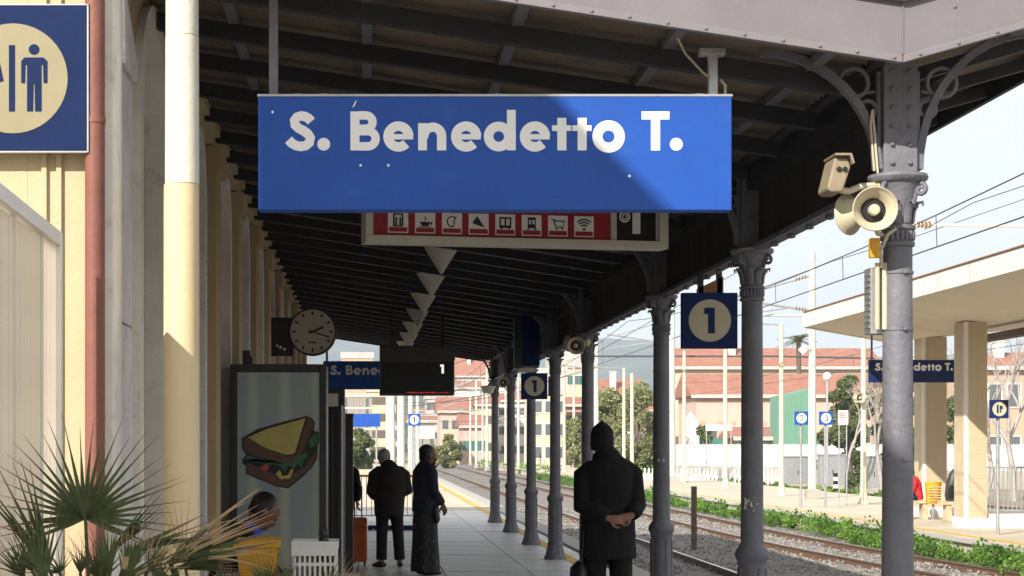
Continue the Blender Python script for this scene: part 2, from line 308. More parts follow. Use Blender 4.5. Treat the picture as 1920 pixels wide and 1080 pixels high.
# platform 2
p = MB(); p.box(11.9, 19.2, 10, 190, -.85, P2); pl2 = struct('platform', p, M['platform2'])
p = MB(); p.box(11.82, 12.3, 10, 190, P2 + .004, P2 + .03); p.build('platform_kerb', M['coping'], pl2)
p = MB(); p.box(12.75, 12.95, 10, 120, P2 + .004, P2 + .006); p.build('painted_line', M['yellow'], pl2)

# ------------------------------------------------------------------ canopy
Y0, Y1 = 8.5, 37.7
SL, SR = .153, .28
XV = 2.60                                                # valley line of the butterfly roof
zr = lambda x: 3.60 + (SL * (XV - x) if x < XV else SR * (x - XV))    # underside of the sheets
XO = 3.90; XWALL = -1.25
can = thing('platform_canopy', 'old iron platform canopy with corrugated roof and mauve end fascia beside the station', 'canopy', (XC, 9, 0))
bay = .94
def wavy(x0, x1, L, pitch=.105, amp=.011):
    m = MB(); n = int(L / pitch * 6)
    for j in range(n + 1):
        y = L * j / n; w = amp * math.sin(2 * math.pi * y / pitch)
        for x in (x0, x1): m.v.append((x, y, zr(x if x != XV else XV) + w))
        for x in (x0, x1): m.v.append((x, y, zr(x) + w + .004))
    for j in range(n):
        a = j * 4; b = a + 4; m.f += [(a, b, b + 1, a + 1), (a + 2, a + 3, b + 3, b + 2)]; m.mi += [0, 0]
    return m
shl = wavy(XWALL - .3, XV, bay).mesh('roof_sheet', M['sheet'], 60); shr = wavy(XV + .002, XO, bay).mesh('roof_sheet', M['sheet'], 60)
nb = int((Y1 - Y0) / bay)
for i in range(nb + 1):
    for me in (shl, shr):
        o = place('roof_sheet', me, can); o.location = Vector((0, Y0 + .02 + i * bay, .002 * (i % 2))) - wl(can)
m = MB()   # rafters run from the wall down to the column line and out again over the track
def slope_bar(m, x0, x1, y0, y1, top, dep): m.add([(x0, y0, zr(x0) + top - dep), (x1, y0, zr(x1) + top - dep), (x1, y0, zr(x1) + top), (x0, y0, zr(x0) + top), (x0, y1, zr(x0) + top - dep), (x1, y1, zr(x1) + top - dep), (x1, y1, zr(x1) + top), (x0, y1, zr(x0) + top)],
        [(0, 1, 2, 3), (7, 6, 5, 4), (0, 4, 5, 1), (3, 2, 6, 7), (1, 5, 6, 2), (0, 3, 7, 4)])
slope_bar(m, XWALL, XV - .03, 0, .075, -.055, .095); rfl = m.mesh('rafter', M['darkiron'])
m = MB(); slope_bar(m, XV + .03, XO - .03, 0, .06, -.062, .07); rfr = m.mesh('rafter', M['darkiron'])
for i in range(nb + 1):
    for me in (rfl, rfr):
        o = place('rafter', me, can); o.location = Vector((0, Y0 + .62 + i * bay, 0)) - wl(can)
for x in (-.76, 0.0, .78, 1.56, 2.3, 3.3):
    m = MB(); m.box(x - .03, x + .03, Y0 + .05, Y1 - .02, zr(x) - .058, zr(x) - .013); m.build('purlin', M['iron'], can)
m = MB(); m.box(XC - .05, XC + .05, 9.12, Y1, 3.44, 3.60); m.build('valley_beam', M['darkiron'], can)
m = MB(); m.tube([(XV, Y0 + .1, 3.62), (XV, Y1, 3.62)], .05, 8); m.build('gutter', M['darkiron'], can)
# valance of upright boards on the column line, with an angle iron below
cols_y = [9.02, 12.43, 16.26, 21.68, 25.43, 29.14, 33.24, 37.4]
bm_ = MB(); bm_.box(-.012, .012, .004, .214, 3.055, 3.445); bme = bm_.mesh('valance_board', M['board'])
k = 0; y = cols_y[0] + .12
while y < Y1 - .25:
    if k % 9 == 4: y += .006
    o = place('valance_board', bme, can); o.location = Vector((XC + .05 + R.uniform(-.006, .006), y, 0)) - wl(can); y += .2185; k += 1
m = MB(); m.box(XC - .02, XC + .085, cols_y[0] + .12, Y1, 3.02, 3.052); m.build('valance_rail', M['iron'], can)
sme_ = MB().lathe([(.0, -.035), (.022, -.03), (.028, -.02), (.022, -.002)], 8).mesh('valance_stud', M['iron'], True); yy = cols_y[0] + .5
while yy < Y1: o = place('valance_stud', sme_, can); o.location = Vector((XC + .03, yy, 3.02)) - wl(can); yy += .47
# end fascia: two sheet panels meeting over the near column, with lip and rivets
def fb(x): return 3.49 + (SL * (2.58 - x) if x < 2.58 else .283 * (x - 2.58))
fasc = []
for (x0, x1) in ((-1.2, 2.578), (2.582, 3.98)):
    m = MB(); m.poly([(x0, fb(x0) + .03), (x1, fb(x1) + .03), (x1, fb(x1) + .36), (x0, fb(x0) + .36)], Y0 - .02, Y0); f_ = m.build('fascia_panel', M['ironlt'], can)
    m = MB(); m.poly([(x0, fb(x0)), (x1, fb(x1)), (x1, fb(x1) + .034), (x0, fb(x0) + .034)], Y0 - .032, Y0 + .01); m.poly([(x0, fb(x0) + .29), (x1, fb(x1) + .29), (x1, fb(x1) + .36), (x0, fb(x0) + .36)], Y0 - .06, Y0 - .021); m.build('fascia_lip', M['lip'], f_, False, .003)
    rv = MB().lathe([(.010, 0), (.008, -.006), (.003, -.008)], 8, axis='y').mesh('rivet', M['iron'], True); x = x0 + .08
    while x < x1: o = place('rivet', rv, f_); o.location = Vector((x, Y0 - .032, fb(x) + .018)) - wl(can); x += .182 * R.uniform(.97, 1.03)
    x = x0 + .25
    while x < x1: o = place('rivet', rv, f_); o.location = Vector((x, Y0 - .02, fb(x) + .20)) - wl(can); x += .93 if x1 < 3 else .38
m = MB(); m.bar((2.58, Y0 - .022, 3.53), (2.58, Y0 - .022, 3.78), .007, .010, (0, 1, 0)); m.build('fascia_seam', M['lip'], can)
m = MB(); m.poly([(3.9, zr(3.9) - .15), (3.93, zr(3.9) - .15), (3.93, zr(3.9) + .12), (3.9, zr(3.9) + .12)], Y0, Y1); m.build('eaves_edge', M['darkiron'], can)
m = MB(); m.poly([(-1.2, zr(-1.2) - .04), (XV, zr(XV) - .04), (XO, zr(XO) - .04), (XO, zr(XO) + .1), (XV, zr(XV) + .1), (-1.2, zr(-1.2) + .1)], Y1, Y1 + .02); m.build('end_trim', M['darkiron'], can)
# ------------------------------------------------------------------ columns
def bracket(m, sd, zt=3.58):
    pts = []
    for i in range(13):
        a = i / 12; pts.append((sd * (.105 + .60 * (1 - math.cos(a * math.pi / 2))), 3.06 + (.50 + (.10 if sd < 0 else .20)) * math.sin(a * math.pi / 2)))
    for i in range(12): m.bar((pts[i][0], 0, pts[i][1]), (pts[i + 1][0], 0, pts[i + 1][1]), .05, .040, (0, 0, 1) if i > 5 else (sd, 0, .4))
    for (cx, cz, r_) in ((.225, 3.505, .075), (.152, 3.37, .042)):
        q = [(sd * cx + r_ * math.cos(2 * math.pi * i / 18), 0, cz + r_ * math.sin(2 * math.pi * i / 18)) for i in range(19)]
        m.tube(q, .012, 6, False)
    m.bar((sd * .10, 0, 3.05), (sd * .10, 0, 3.56), .035, .018, (1, 0, 0))
    m.tube([(sd * .10, 0, 3.3), (sd * .135, 0, 3.22), (sd * .125, 0, 3.12)], .007, 6)
    m.tube([(sd * .12, 0, 3.46), (sd * .18, 0, 3.45), (sd * .25, 0, 3.43)], .008, 6)
def make_column():
    t = thing('canopy_column', 'x', 'column', (0, 0, 0), group='cast iron columns along the platform')
    m = MB(); m.lathe([(.168, 0), (.168, .03), (.155, .05), (.138, .10), (.122, .16), (.108, .22)], 8, sq=True)
    m.lathe([(.112, .2), (.112, .235), (.100, .25), (.097, .80), (.102, .83), (.115, .85), (.12, .875), (.115, .90), (.10, .92), (.082, .95)], 24)
    for i in range(8):
        a = 2 * math.pi * (i + .5) / 8; m.bar((.098 * math.cos(a), .098 * math.sin(a), .27), (.098 * math.cos(a), .098 * math.sin(a), .78), .026, .012, (math.cos(a), math.sin(a), 0))
    m.build('pedestal', M['iron'], t, 40)
    m = MB(); m.lathe([(.082, .9), (.078, 1.2), (.0755, 2.0), (.073, 2.62), (.073, 2.66), (.084, 2.665), (.086, 2.685), (.076, 2.69), (.076, 2.745), (.088, 2.75), (.09, 2.765), (.078, 2.772)], 28)
    for i in range(20):
        a = 2 * math.pi * i / 20; m.lathe([(.009, 2.695), (.011, 2.715), (.009, 2.742)], 6, (.077 * math.cos(a), .077 * math.sin(a), 0))
    m.build('shaft', M['iron'], t, 40)
    cp = MB(); cp.lathe([(.074, 2.77), (.076, 2.85), (.09, 2.92), (.115, 2.975), (.12, 2.985)], 24)
    cp.lathe([(.125, 2.985), (.135, 2.992), (.147, 3.003), (.152, 3.015), (.147, 3.03)], 24)
    cap_ = cp.build('capital', M['iron'], t, 40)
    m = MB()
    for i in range(8):
        a = 2 * math.pi * (i + .5) / 8; d = Vector((math.cos(a), math.sin(a), 0)); s_ = Vector((-d.y, d.x, 0))
        m.tube([d * .076 + Vector((0, 0, 2.78)), d * .082 + Vector((0, 0, 2.84)), d * .10 + Vector((0, 0, 2.885)), d * .122 + Vector((0, 0, 2.888)), d * .124 + Vector((0, 0, 2.87))], [(.022, .007), (.027, .008), (.024, .009), (.015, .009), (.008, .006)], 8, side=s_)
    m.build('leaves', M['iron'], cap_, 50)
    for i in range(4):
        a = math.pi / 4 + math.pi / 2 * i; d = Vector((math.cos(a), math.sin(a), 0)); m = MB(); pts = []
        for k in range(15):
            b = k * .55; r_ = .036 - .0022 * k; pts.append(d * (.128 + r_ * math.cos(b - 2.0) * 1.0) + Vector((0, 0, 2.945 + r_ * math.sin(b - 2.0) * -1.0)))
        m.tube([d * .085 + Vector((0, 0, 2.86))] + pts, [.012] * 12 + [.010] * 4, 7); m.build('volute', M['iron'], cap_, 50)
    m = MB(); m.box(-.085, .085, -.055, .055, 3.03, 3.6); m.build('post', M['iron'], t, False, .004)
    for sd in (-1, 1):
        m = MB(); bracket(m, sd); m.build('bracket', M['iron'], t, 40)
    return t
ordn = ['nearest the camera, carrying the horn loudspeakers', 'second from the camera, beside the large number sign', 'third from the camera, right of the man in the black coat', 'fourth from the camera, half hidden by the man in the black coat',
        'fifth from the camera, just left of the man in the black coat', 'sixth from the camera, below the small number sign', 'seventh from the camera, last but one of the row', 'farthest from the camera, last of the row']
col0 = make_column()
for i, y in enumerate(cols_y):
    t = col0 if i == 0 else copy_tree(col0)
    t.location = (XC, y, 0); t['label'] = 'grey cast iron canopy column ' + ordn[i]; WL[t.name] = Vector((XC, y, 0))
    if i == 0: near = t
m = MB()
bo = MB().lathe([(.013, 0), (.013, -.009), (.009, -.012), (.006, -.018)], 6, axis='y').mesh('bolt', M['iron'])
for k in range(6):
    for sx_ in (-.045, .045): o = place('bolt', bo, near); o.location = (sx_, -.055, 3.085 + k * .094); o.rotation_euler = (0, R.uniform(0, 1), 0)
for z in (2.53, 2.24, 1.575, .95): m = MB(); m.lathe([(.077, z - .006), (.0795, z - .006), (.0795, z + .006), (.077, z + .006)], 28, (XC, 9.02, 0)); m.box(XC + .002, XC + .018, 9.02 - .092, 9.02 - .075, z - .008, z + .008); m.build('steel_strap', M['iron'], near, 30)
m = MB(); m.box(XC - .135, XC - .055, 9.03, 9.15, 2.22, 2.56); m.box(XC - .055, XC + .088, 9.10, 9.15, 2.22, 2.56)
for z in [2.25 + .03 * i for i in range(10)]: m.box(XC - .139, XC - .1355, 9.04, 9.13, z, z + .012)
m.build('cable_box', M['chrome'], near, False, .004)
m = MB(); m.tube([(XC - .11, 9.0, 2.24), (XC - .11, 9.0, 2.58)], .012, 8); m.tube([(XC - .07, 9.0, 2.24), (XC - .07, 9.0, 2.58)], .016, 8)
m.tube([(XC - .09, 8.99, 2.56), (XC - .10, 8.98, 2.64), (XC - .07, 8.95, 2.72), (XC - .03, 8.94, 2.75)], .010, 8); m.build('conduit', M['hornmat'], near, 40)
m = MB(); m.tube([(XC - .125, 9.0, 3.05), (XC - .15, 8.98, 3.28), (XC - .14, 8.98, 3.36), (XC - .11, 8.98, 3.0), (XC - .10, 8.95, 2.86)], .006, 6); m.build('cable', M['hornmat'], near, 40)
m = MB(); m.box(XC - .165, XC - .115, 8.93, 8.97, 2.60, 2.70); m.build('junction_box', M['yellowpl'], near, False, .004)

# ------------------------------------------------------------------ station building
stn = thing('station_building', 'beige plastered station building with arched openings along the covered platform', 'building', (XWALL, 9, 0))
YB0, YB1 = 8.3, 36.4
bays = [10.1 + 2.45 * k for k in range(11)]; OW = .60; SPR = 3.42; TOP = 7.0
m = MB(); xw0, xw1 = XWALL - .35, XWALL
edges = [YB0] + [e for b in bays for e in (b - OW, b + OW)] + [YB1]
for i in range(0, len(edges), 2): m.box(xw0, xw1, edges[i], edges[i + 1], 0, TOP)
for b in bays:
    n = 14; pts = [(b - OW * math.cos(math.pi * i / n), SPR + OW * math.sin(math.pi * i / n)) for i in range(n + 1)]
    for i in range(n):
        (ya, za), (yb, zb) = pts[i], pts[i + 1]
        m.add([(xw1, ya, za), (xw1, yb, zb), (xw1, yb, TOP), (xw1, ya, TOP), (xw0, ya, za), (xw0, yb, zb)], [(0, 1, 2, 3), (0, 4, 5, 1)])
m.build('wall', M['plaster'], stn)
m = MB(); m.box(-9, xw0 - .001, YB0, YB1, 0, TOP); m.build('core', M['plaster'], stn)
for z0, z1, pr in ((6.6, 7.05, .25),):
    m = MB(); m.box(-9, XWALL + pr, YB0 - pr, YB1 + pr, z0 + .46, z1 + .1); m.build('parapet', M['palestone'], stn)
for k, b in enumerate(bays):
    n = 16; ri, ro = OW - .02, OW + .13
    sur = MB()
    P = [(b - ri, .0)] + [(b - ri * math.cos(math.pi * i / n), SPR + ri * math.sin(math.pi * i / n)) for i in range(n + 1)] + [(b + ri, .0)]
    Q = [(b - ro, .0)] + [(b - ro * math.cos(math.pi * i / n), SPR + ro * math.sin(math.pi * i / n)) for i in range(n + 1)] + [(b + ro, .0)]
    for i in range(len(P) - 1): sur.polyx([P[i], P[i + 1], Q[i + 1], Q[i]], XWALL - .10, XWALL + .045)
    op = sur.build('door_surround', M['greystone'] if k % 2 else M['palestone'], stn)
    s = MB(); s.box(XWALL - .25, XWALL - .2, b - .59, b - .01, .02, 3.38); s.box(XWALL - .25, XWALL - .2, b + .01, b + .59, .02, 3.38)
    for q in range(12):
        for sd in (-.31, .31): s.box(XWALL - .2, XWALL - .185, b + sd - .22, b + sd + .22, .3 + q * .25, .48 + q * .25)
    s.build('door_leaf', M['shutter'], op)
    s = MB(); s.box(XWALL - .25, XWALL - .18, b - .6, b + .6, 3.38, 3.46); s.polyx([(b - .58 * math.cos(math.pi * i / 14), 3.46 + .57 * math.sin(math.pi * i / 14)) for i in range(15)], XWALL - .24, XWALL - .22); s.build('fanlight', M['glass'] if k % 2 else M['wallgrey'], op)
for k, y in enumerate([b + 1.225 for b in bays[:-1]]):
    m = MB(); m.box(XWALL - .01, XWALL + .09, y - .20, y + .20, 0, 3.75); m.box(XWALL - .01, XWALL + .13, y - .25, y + .25, 3.75, 3.95); m.box(XWALL - .01, XWALL + .13, y - .24, y + .24, 0, .45)
    m.build('pilaster', M['plasterdk'] if k % 2 else M['plaster'], stn, False, .006)
m = MB(); m.box(XWALL - .01, XWALL + .06, 11.6, YB1, 3.96, 4.06); m.box(XWALL - .01, XWALL + .10, 11.6, YB1, 4.06, 4.14); m.build('cornice', M['plaster'], stn)
# quoin strips at the near corner
m = MB(); m.box(XWALL - .01, XWALL + .05, 8.34, 8.62, 0, 3.86); m.build('corner_strip', M['palestone'], stn, False, .005)
m = MB(); m.box(XWALL - .01, XWALL + .035, 8.66, 9.12, 0, 2.25); m.box(XWALL - .01, XWALL + .035, 8.66, 9.12, 2.262, 3.52); m.polyx([(8.66, 3.53), (9.12, 3.53), (9.16, 3.62), (8.70, 3.9), (8.62, 3.9)], XWALL - .01, XWALL + .06); m.build('corner_panel', M['greystone'], stn, False, .005)
for x in (-1.45, -1.52):
    m = MB(); m.box(x - .012, x + .012, YB0 - .02, YB0 + .01, 0, TOP); m.build('wall_moulding', M['plaster'], stn)
# unseen block on the left, placed and shaped to shade the name board
shade_block = thing('unseen_shade_block', 'unseen beige block left of the camera, placed to shade the name board', 'building', (-3, 0, 0))
EAVE = 7.34
def block(x0, x1, ye, z0, z1):      # end wall slanted along the sunlight so the cream pole stays lit
    s_ = 1.42; q = [(x1, -14), (x1, ye), (x0, ye - (x1 - x0) * s_), (x0, -14)]
    return MB().add([(a, b, z0) for a, b in q] + [(a, b, z1) for a, b in q], [(0, 3, 2, 1)[::-1], (4, 5, 6, 7), (0, 1, 5, 4), (1, 2, 6, 5), (2, 3, 7, 6), (3, 0, 4, 7)])
block(-10, -3.2, 5.0, 0, EAVE - .25).build('wall', M['plaster'], shade_block)
block(-10.2, -3.0, 5.36, EAVE - .249, EAVE).build('roof', M['tile'], shade_block)
# ================================================================== SIGNS
KS = 8.8 / F        # metres per measured pixel on the name board
def ring(cx, cz, r, n=26): return [(cx + r * math.cos(2 * math.pi * i / n), cz + r * math.sin(2 * math.pi * i / n)) for i in range(n)]
def station_name():
    out = [MB()]; d = .002; nx = lambda: out.append(MB()); S = lambda pts, w, c=False: out[-1].stroke([((x - 484) * KS, (z + 112) * KS) for x, z in pts], w * 1.05 * KS, -.0015, d, c)
    B = lambda x0, x1, z0, z1: out[-1].rect((x0 - 484) * KS, (x1 - 484) * KS, (z0 + 112) * KS, (z1 + 112) * KS, -.0015, d)
    D = lambda x, z, r: out[-1].disc((x - 484) * KS, (z + 112) * KS, r * KS, -.0015, d)
    x = 536; S([(x + a, z) for a, z in ((47.5, 54), (43, 59.5), (36, 63.5), (29, 64.8), (21, 62.5), (16, 56), (17, 48), (24, 41.5), (33, 37), (41, 31), (46, 24), (44, 14.5), (37, 8.8), (28, 7.2), (19, 9), (11, 13.5), (5, 20))], 17)
    nx(); D(607, 11.5, 12)
    nx(); x = 657; B(x, x + 17, 0, 73); S([(x + 15, 65.5), (x + 29, 65.5)] + [(a, b) for a, b in arc(x + 29, 53, 12.5, 80, -80, 10)] + [(x + 29, 40.5), (x + 15, 40.5)], 15)
    S([(x + 15, 36), (x + 33, 36)] + arc(x + 33, 21.8, 14.3, 80, -80, 10) + [(x + 33, 7.5), (x + 15, 7.5)], 15)
    for x in (719, 846, 975): nx(); S(arc(x + 28, 26, 19.5, 2, 318, 24), 17); B(x + 12, x + 55.5, 20.5, 30.5)
    nx(); x = 784; B(x, x + 16.5, 0, 51); S([(x + 10, 24)] + arc(x + 27.5, 27, 16.5, 165, 8, 12) + [(x + 44, 24), (x + 44, 0)], 16.5)
    nx(); x = 908; S(ring(x + 27, 26, 19), 17, True); B(x + 42.5, x + 59, 0, 76)
    for x in (1035, 1073): nx(); B(x + 10, x + 27, 0, 61); B(x, x + 36, 36.5, 47)
    nx(); S(ring(1141, 26, 21), 18, True)
    nx(); B(1203 + 17.5, 1203 + 34.5, 0, 73); B(1203, 1255, 58, 73); nx(); D(1268, 11.5, 12)
    return out
NAME = [q.mesh('letter', M['letter']) for q in station_name()]
SW, SH = 888 * KS, 213 * KS
def name_board(label, px, py, Y, ztop, rods=((28, 0), (856, 0)), panel='blue', th=.11):
    p0 = W(px, py, Y); p0 = Vector((p0.x, Y, p0.z - SH))
    t = thing('station_name_board', label, 'sign', p0, group='blue station name boards')
    m = MB(); m.box(0, SW, 0, th, 0, SH); m.build('panel', M[panel], t, False, .004, local=True)
    m = MB(); m.box(-.004, SW + .004, -.003, th + .003, SH + .0005, SH + .012)
    for x in (.18, .31, 1.18, 2.19): m.box(x, x + .04, .02, .06, SH + .0125, SH + .018)
    m.build('top_rail', M['chrome'], t, local=True)
    for q in NAME: place('letter', q, t)
    for rx, _ in rods:
        m = MB(); m.box(rx * KS - .023, rx * KS + .023, .035, .075, SH + .013, ztop - p0.z); m.box(rx * KS - .05, rx * KS + .05, .02, .09, ztop - p0.z - .05, ztop - p0.z); m.build('hanger', M['iron'], t, False, .004, local=True)
    return t
nb1 = name_board('large bright blue station name board hanging at the front of the canopy', 484, 181, 8.8, 3.95, rods=((28, 0),))
m = MB(); z1 = zr(2.2) - .02 - nb1.location.z
m.box(856 * KS - .024, 856 * KS + .024, .035, .075, SH + .013, z1); m.box(856 * KS - .07, 856 * KS + .06, .02, .09, z1 - .035, z1); m.build('hanger', M['chrome'], nb1, False, .004, local=True)
m = MB(); rr = random.Random(3)
m.poly([((660 - 484) * KS, 191 * KS), ((666 - 484) * KS, 204 * KS), ((669 - 484) * KS, 206 * KS), ((665 - 484) * KS, 196 * KS)], -.0012, 0)
for (x, y) in ((511, 210), (676, 310), (728, 310), (1180, 330)): m.disc((x - 484) * KS, (394 - y) * KS, 2.6 * KS, -.0012, .001, 7)
m.build('paint_chips', M['letter'], nb1, local=True)
m = MB(); m.tube([W(1266, 62, 8.86), W(1285, 100, 8.9), W(1318, 136, 8.86), W(1332, 146, 8.82)], .006, 6); m.tube([W(1351, 150, 8.86), W(1360, 160, 8.84), W(1360, 182, 8.84)], .008, 6); m.build('cable', M['hornmat'], nb1, 40)
name_board('dark blue station name board behind the departure board, most of its name hidden', 606, 678, 36.0, 3.9)
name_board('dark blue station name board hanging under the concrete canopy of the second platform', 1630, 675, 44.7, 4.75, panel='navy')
# number signs
DIG = {'1': ([((-.02, -.5), (.12, -.5), (.12, .5), (-.02, .5))], [((-.16, .36), (-.02, .36), (-.02, .5), (-.10, .5), (-.16, .46))]),}
def digit(m, ch, cx, cz, h, y):
    if ch == '1':
        m.rect(cx - .07 * h, cx + .19 * h, cz - .5 * h, cz + .5 * h, y, .002); m.poly([(cx - .23 * h, cz + .26 * h), (cx - .069 * h, cz + .26 * h), (cx - .069 * h, cz + .5 * h), (cx - .21 * h, cz + .5 * h)], y, y + .002)
    elif ch == '2': m.stroke([(cx - .28 * h, cz + .22 * h)] + [(cx + .0 + .24 * h * math.cos(rad(a)), cz + .2 * h + .23 * h * math.sin(rad(a))) for a in range(150, -41, -19)] + [(cx - .24 * h, cz - .42 * h), (cx + .3 * h, cz - .42 * h)], .16 * h, y, .002)
    elif ch == '3':
        m.stroke([(cx + .20 * h * math.cos(rad(a)), cz + .23 * h + .20 * h * math.sin(rad(a))) for a in range(150, -91, -20)], .15 * h, y, .002); m.stroke([(cx + .23 * h * math.cos(rad(a)), cz - .21 * h + .23 * h * math.sin(rad(a))) for a in range(90, -161, -20)], .15 * h, y, .002)
    elif ch == 'b': m.rect(cx - .32 * h, cx - .1 * h, cz - .5 * h, cz + .5 * h, y, .002); m.rect(cx + .02 * h, cx + .36 * h, cz - .05 * h, cz + .4 * h, y, .002); m.rect(cx + .02 * h, cx + .2 * h, cz - .4 * h, cz - .1 * h, y, .002)
def number_sign(label, ch, px, py, Y, size, hang=None, panel='navy', face='signcream', cap='digit', dh=.46, polebase=None, side=None):
    c = W(px, py, Y); t = thing('platform_number_sign', label, 'sign', c, group='square platform number signs')
    s = size / 2; m = MB(); m.box(-s, s, 0, .07, -s, s); m.build('panel', M[panel], t, False, .004, local=True)
    m = MB(); m.disc(0, 0, .76 * s, -.002, .003, 40); m.build('disc', M[face], t, local=True)
    m = MB(); digit(m, ch, 0, 0, size * dh, -.0045); m.build('numeral', M['navy'], t, local=True)
    if hang:
        m = MB(); m.bar((-.06 * size / .39, .035, s), (-.06 * size / .39, .035, hang - c.z), .05, .04); m.build('hanger', M['darkiron'], t, local=True); m = MB(); m.bar((.36 * s, .035, s), (.36 * s, .035, hang - c.z), .05, .04); m.build('hanger', M['darkiron'], t, local=True); m = MB(); m.poly([(-.1, s + .001), (.36 * s + .03, s + .001), (.36 * s + .03, s + .13), (-.1, s + .03)], .01, .03); m.build('gusset', M['rust'], t, local=True)
    if side:
        m = MB()
        for z in (-.55 * s, .55 * s): m.bar((s, .035, z), (side, .035, z), .03, .04)
        m.bar((s + .03, .035, -.75 * s), (s + .03, .035, .75 * s), .03, .03, (1, 0, 0)); m.build('wall_arm', M['darkiron'], t, local=True)
    if polebase is not None:
        m = MB(); m.tube([(0, .10, s), (0, .10, polebase - c.z)], .04, 10); m.build('post', M['chrome'], t, 40, local=True)
    return t
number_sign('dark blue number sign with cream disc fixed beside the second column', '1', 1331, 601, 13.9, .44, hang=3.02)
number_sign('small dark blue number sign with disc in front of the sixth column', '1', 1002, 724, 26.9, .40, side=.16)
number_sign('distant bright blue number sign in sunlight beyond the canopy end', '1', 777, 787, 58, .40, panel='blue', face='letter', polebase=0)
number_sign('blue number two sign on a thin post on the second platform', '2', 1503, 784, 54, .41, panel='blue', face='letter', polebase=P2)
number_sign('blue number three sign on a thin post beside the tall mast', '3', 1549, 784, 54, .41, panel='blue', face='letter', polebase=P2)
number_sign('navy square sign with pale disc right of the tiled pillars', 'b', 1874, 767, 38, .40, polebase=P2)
# hanging blue box sign, blank far sign, low stair sign
c = W(996, 588, 26.0); t = thing('box_sign', 'tall narrow blue box sign hanging from the canopy above the small number sign', 'sign', (c.x, 26, c.z))
m = MB(); m.box(-.125, .125, 0, .16, -.77, 0); m.build('panel', M['navy'], t, False, .004, local=True)
m = MB(); m.box(-.25, -.128, .01, .15, -.80, .02); m.build('housing', M['charcoal'], t, False, .004, local=True)
m = MB(); m.poly([(-.23, -.86), (-.15, -.80), (.02, -.80), (.12, -.83), (-.05, -.87)], .0, .15); m.build('lamp', M['offwhite'], t, local=True)
for q in (-.05, .08): m = MB(); m.bar((q, .08, 0), (q, .08, zr(c.x) - c.z), .04, .04); m.build('hanger', M['darkiron'], t, local=True)
c = W(651, 776, 60); t = thing('blank_sign', 'blank bright blue board in sunlight beyond the end of the canopy', 'sign', (c.x + .55, 60, 0))
m = MB(); m.box(c.x, c.x + 1.13, 60, 60.06, c.z - .44, c.z); m.build('panel', M['blue'], t)
for x in (c.x + .1, c.x + 1.0): m = MB(); m.tube([(x, 60.09, 0), (x, 60.09, c.z)], .03, 8); m.build('post', M['chrome'], t)
c = W(690, 985, 34); t = thing('stair_sign', 'low dark blue board with 3-4 by the feet of the standing pair', 'sign', (c.x + .4, 34, 0))
m = MB(); m.box(c.x, c.x + .9, 34, 34.05, c.z - .30, c.z); m.build('panel', M['navy'], t)
m = MB(); digit(m, '3', c.x + .10, c.z - .13, .12, 33.995); m.rect(c.x + .155, c.x + .205, c.z - .145, c.z - .125, 33.995, .002); m.stroke([(c.x + .29, c.z - .19), (c.x + .29, c.z - .07), (c.x + .235, c.z - .155), (c.x + .315, c.z - .155)], .016, 33.995, .002); m.build('lettering', M['letter'], t)
for q in (0, .85): m = MB(); m.box(c.x + q, c.x + q + .05, 34.06, 34.1, 0, c.z); m.build('leg', M['chrome'], t)
# toilet sign by the corner
c = W(0, 10, 8.2); K = 8.2 / F
t = thing('toilet_sign', 'blue toilet sign with standing man pictogram at the left edge', 'sign', (c.x, 8.2, c.z))
m = MB(); m.box(-112 * K, 163 * K, 0, .03, -273 * K, 0); m.build('panel', M['wcnavy'], t, False, .002, local=True)
m = MB(); m.box(-112.5 * K, 164 * K, -.002, .032, -276 * K, -273.2 * K); m.box(163.2 * K, 166 * K, -.002, .032, -276 * K, 1.5 * K); m.box(-112.5 * K, 166 * K, -.002, .032, .2 * K, 2.5 * K); m.build('rim', M['chrome'], t, local=True)
m = MB(); m.disc(24 * K, -137 * K, 103 * K, -.002, .003, 48); m.build('disc', M['wccream'], t, local=True)
m = MB(); q = lambda x, y: ((x) * K, (10 - y) * K)
m.disc(64 * K, (10 - 93) * K, 10 * K, -.004, .002, 20)
m.poly([q(46, 108), q(82, 108), q(89, 115), q(89, 156), q(82, 156), q(81, 122), q(78, 122), q(78, 209), q(66, 209), q(65, 158), q(63, 158), q(62, 209), q(51, 209), q(51, 122), q(48, 122), q(47, 156), q(40, 156), q(40, 115)], -.0045, -.002)
m.rect(17 * K, 28 * K, (10 - 209) * K, (10 - 85) * K, -.0045, .002)
m.disc(-15 * K, (10 - 93) * K, 10 * K, -.004, .002, 20); m.poly([q(-27, 106), q(-3, 106), q(7, 152), q(0, 154), q(-8, 122), q(-2, 168), q(-8, 168), q(-8, 209), q(-22, 209), q(-22, 168), q(-28, 168), q(-22, 122), q(-30, 154), q(-37, 152)], -.0045, -.002)
m.build('pictogram', M['wcnavy'], t, local=True)
m = MB(); m.bar((.1, .03, -.1), (.1, YB0 - 8.2, -.1), .03, .03); m.bar((.1, .03, -.55), (.1, YB0 - 8.2, -.55), .03, .03); m.build('bracket', M['chrome'], t, local=True)
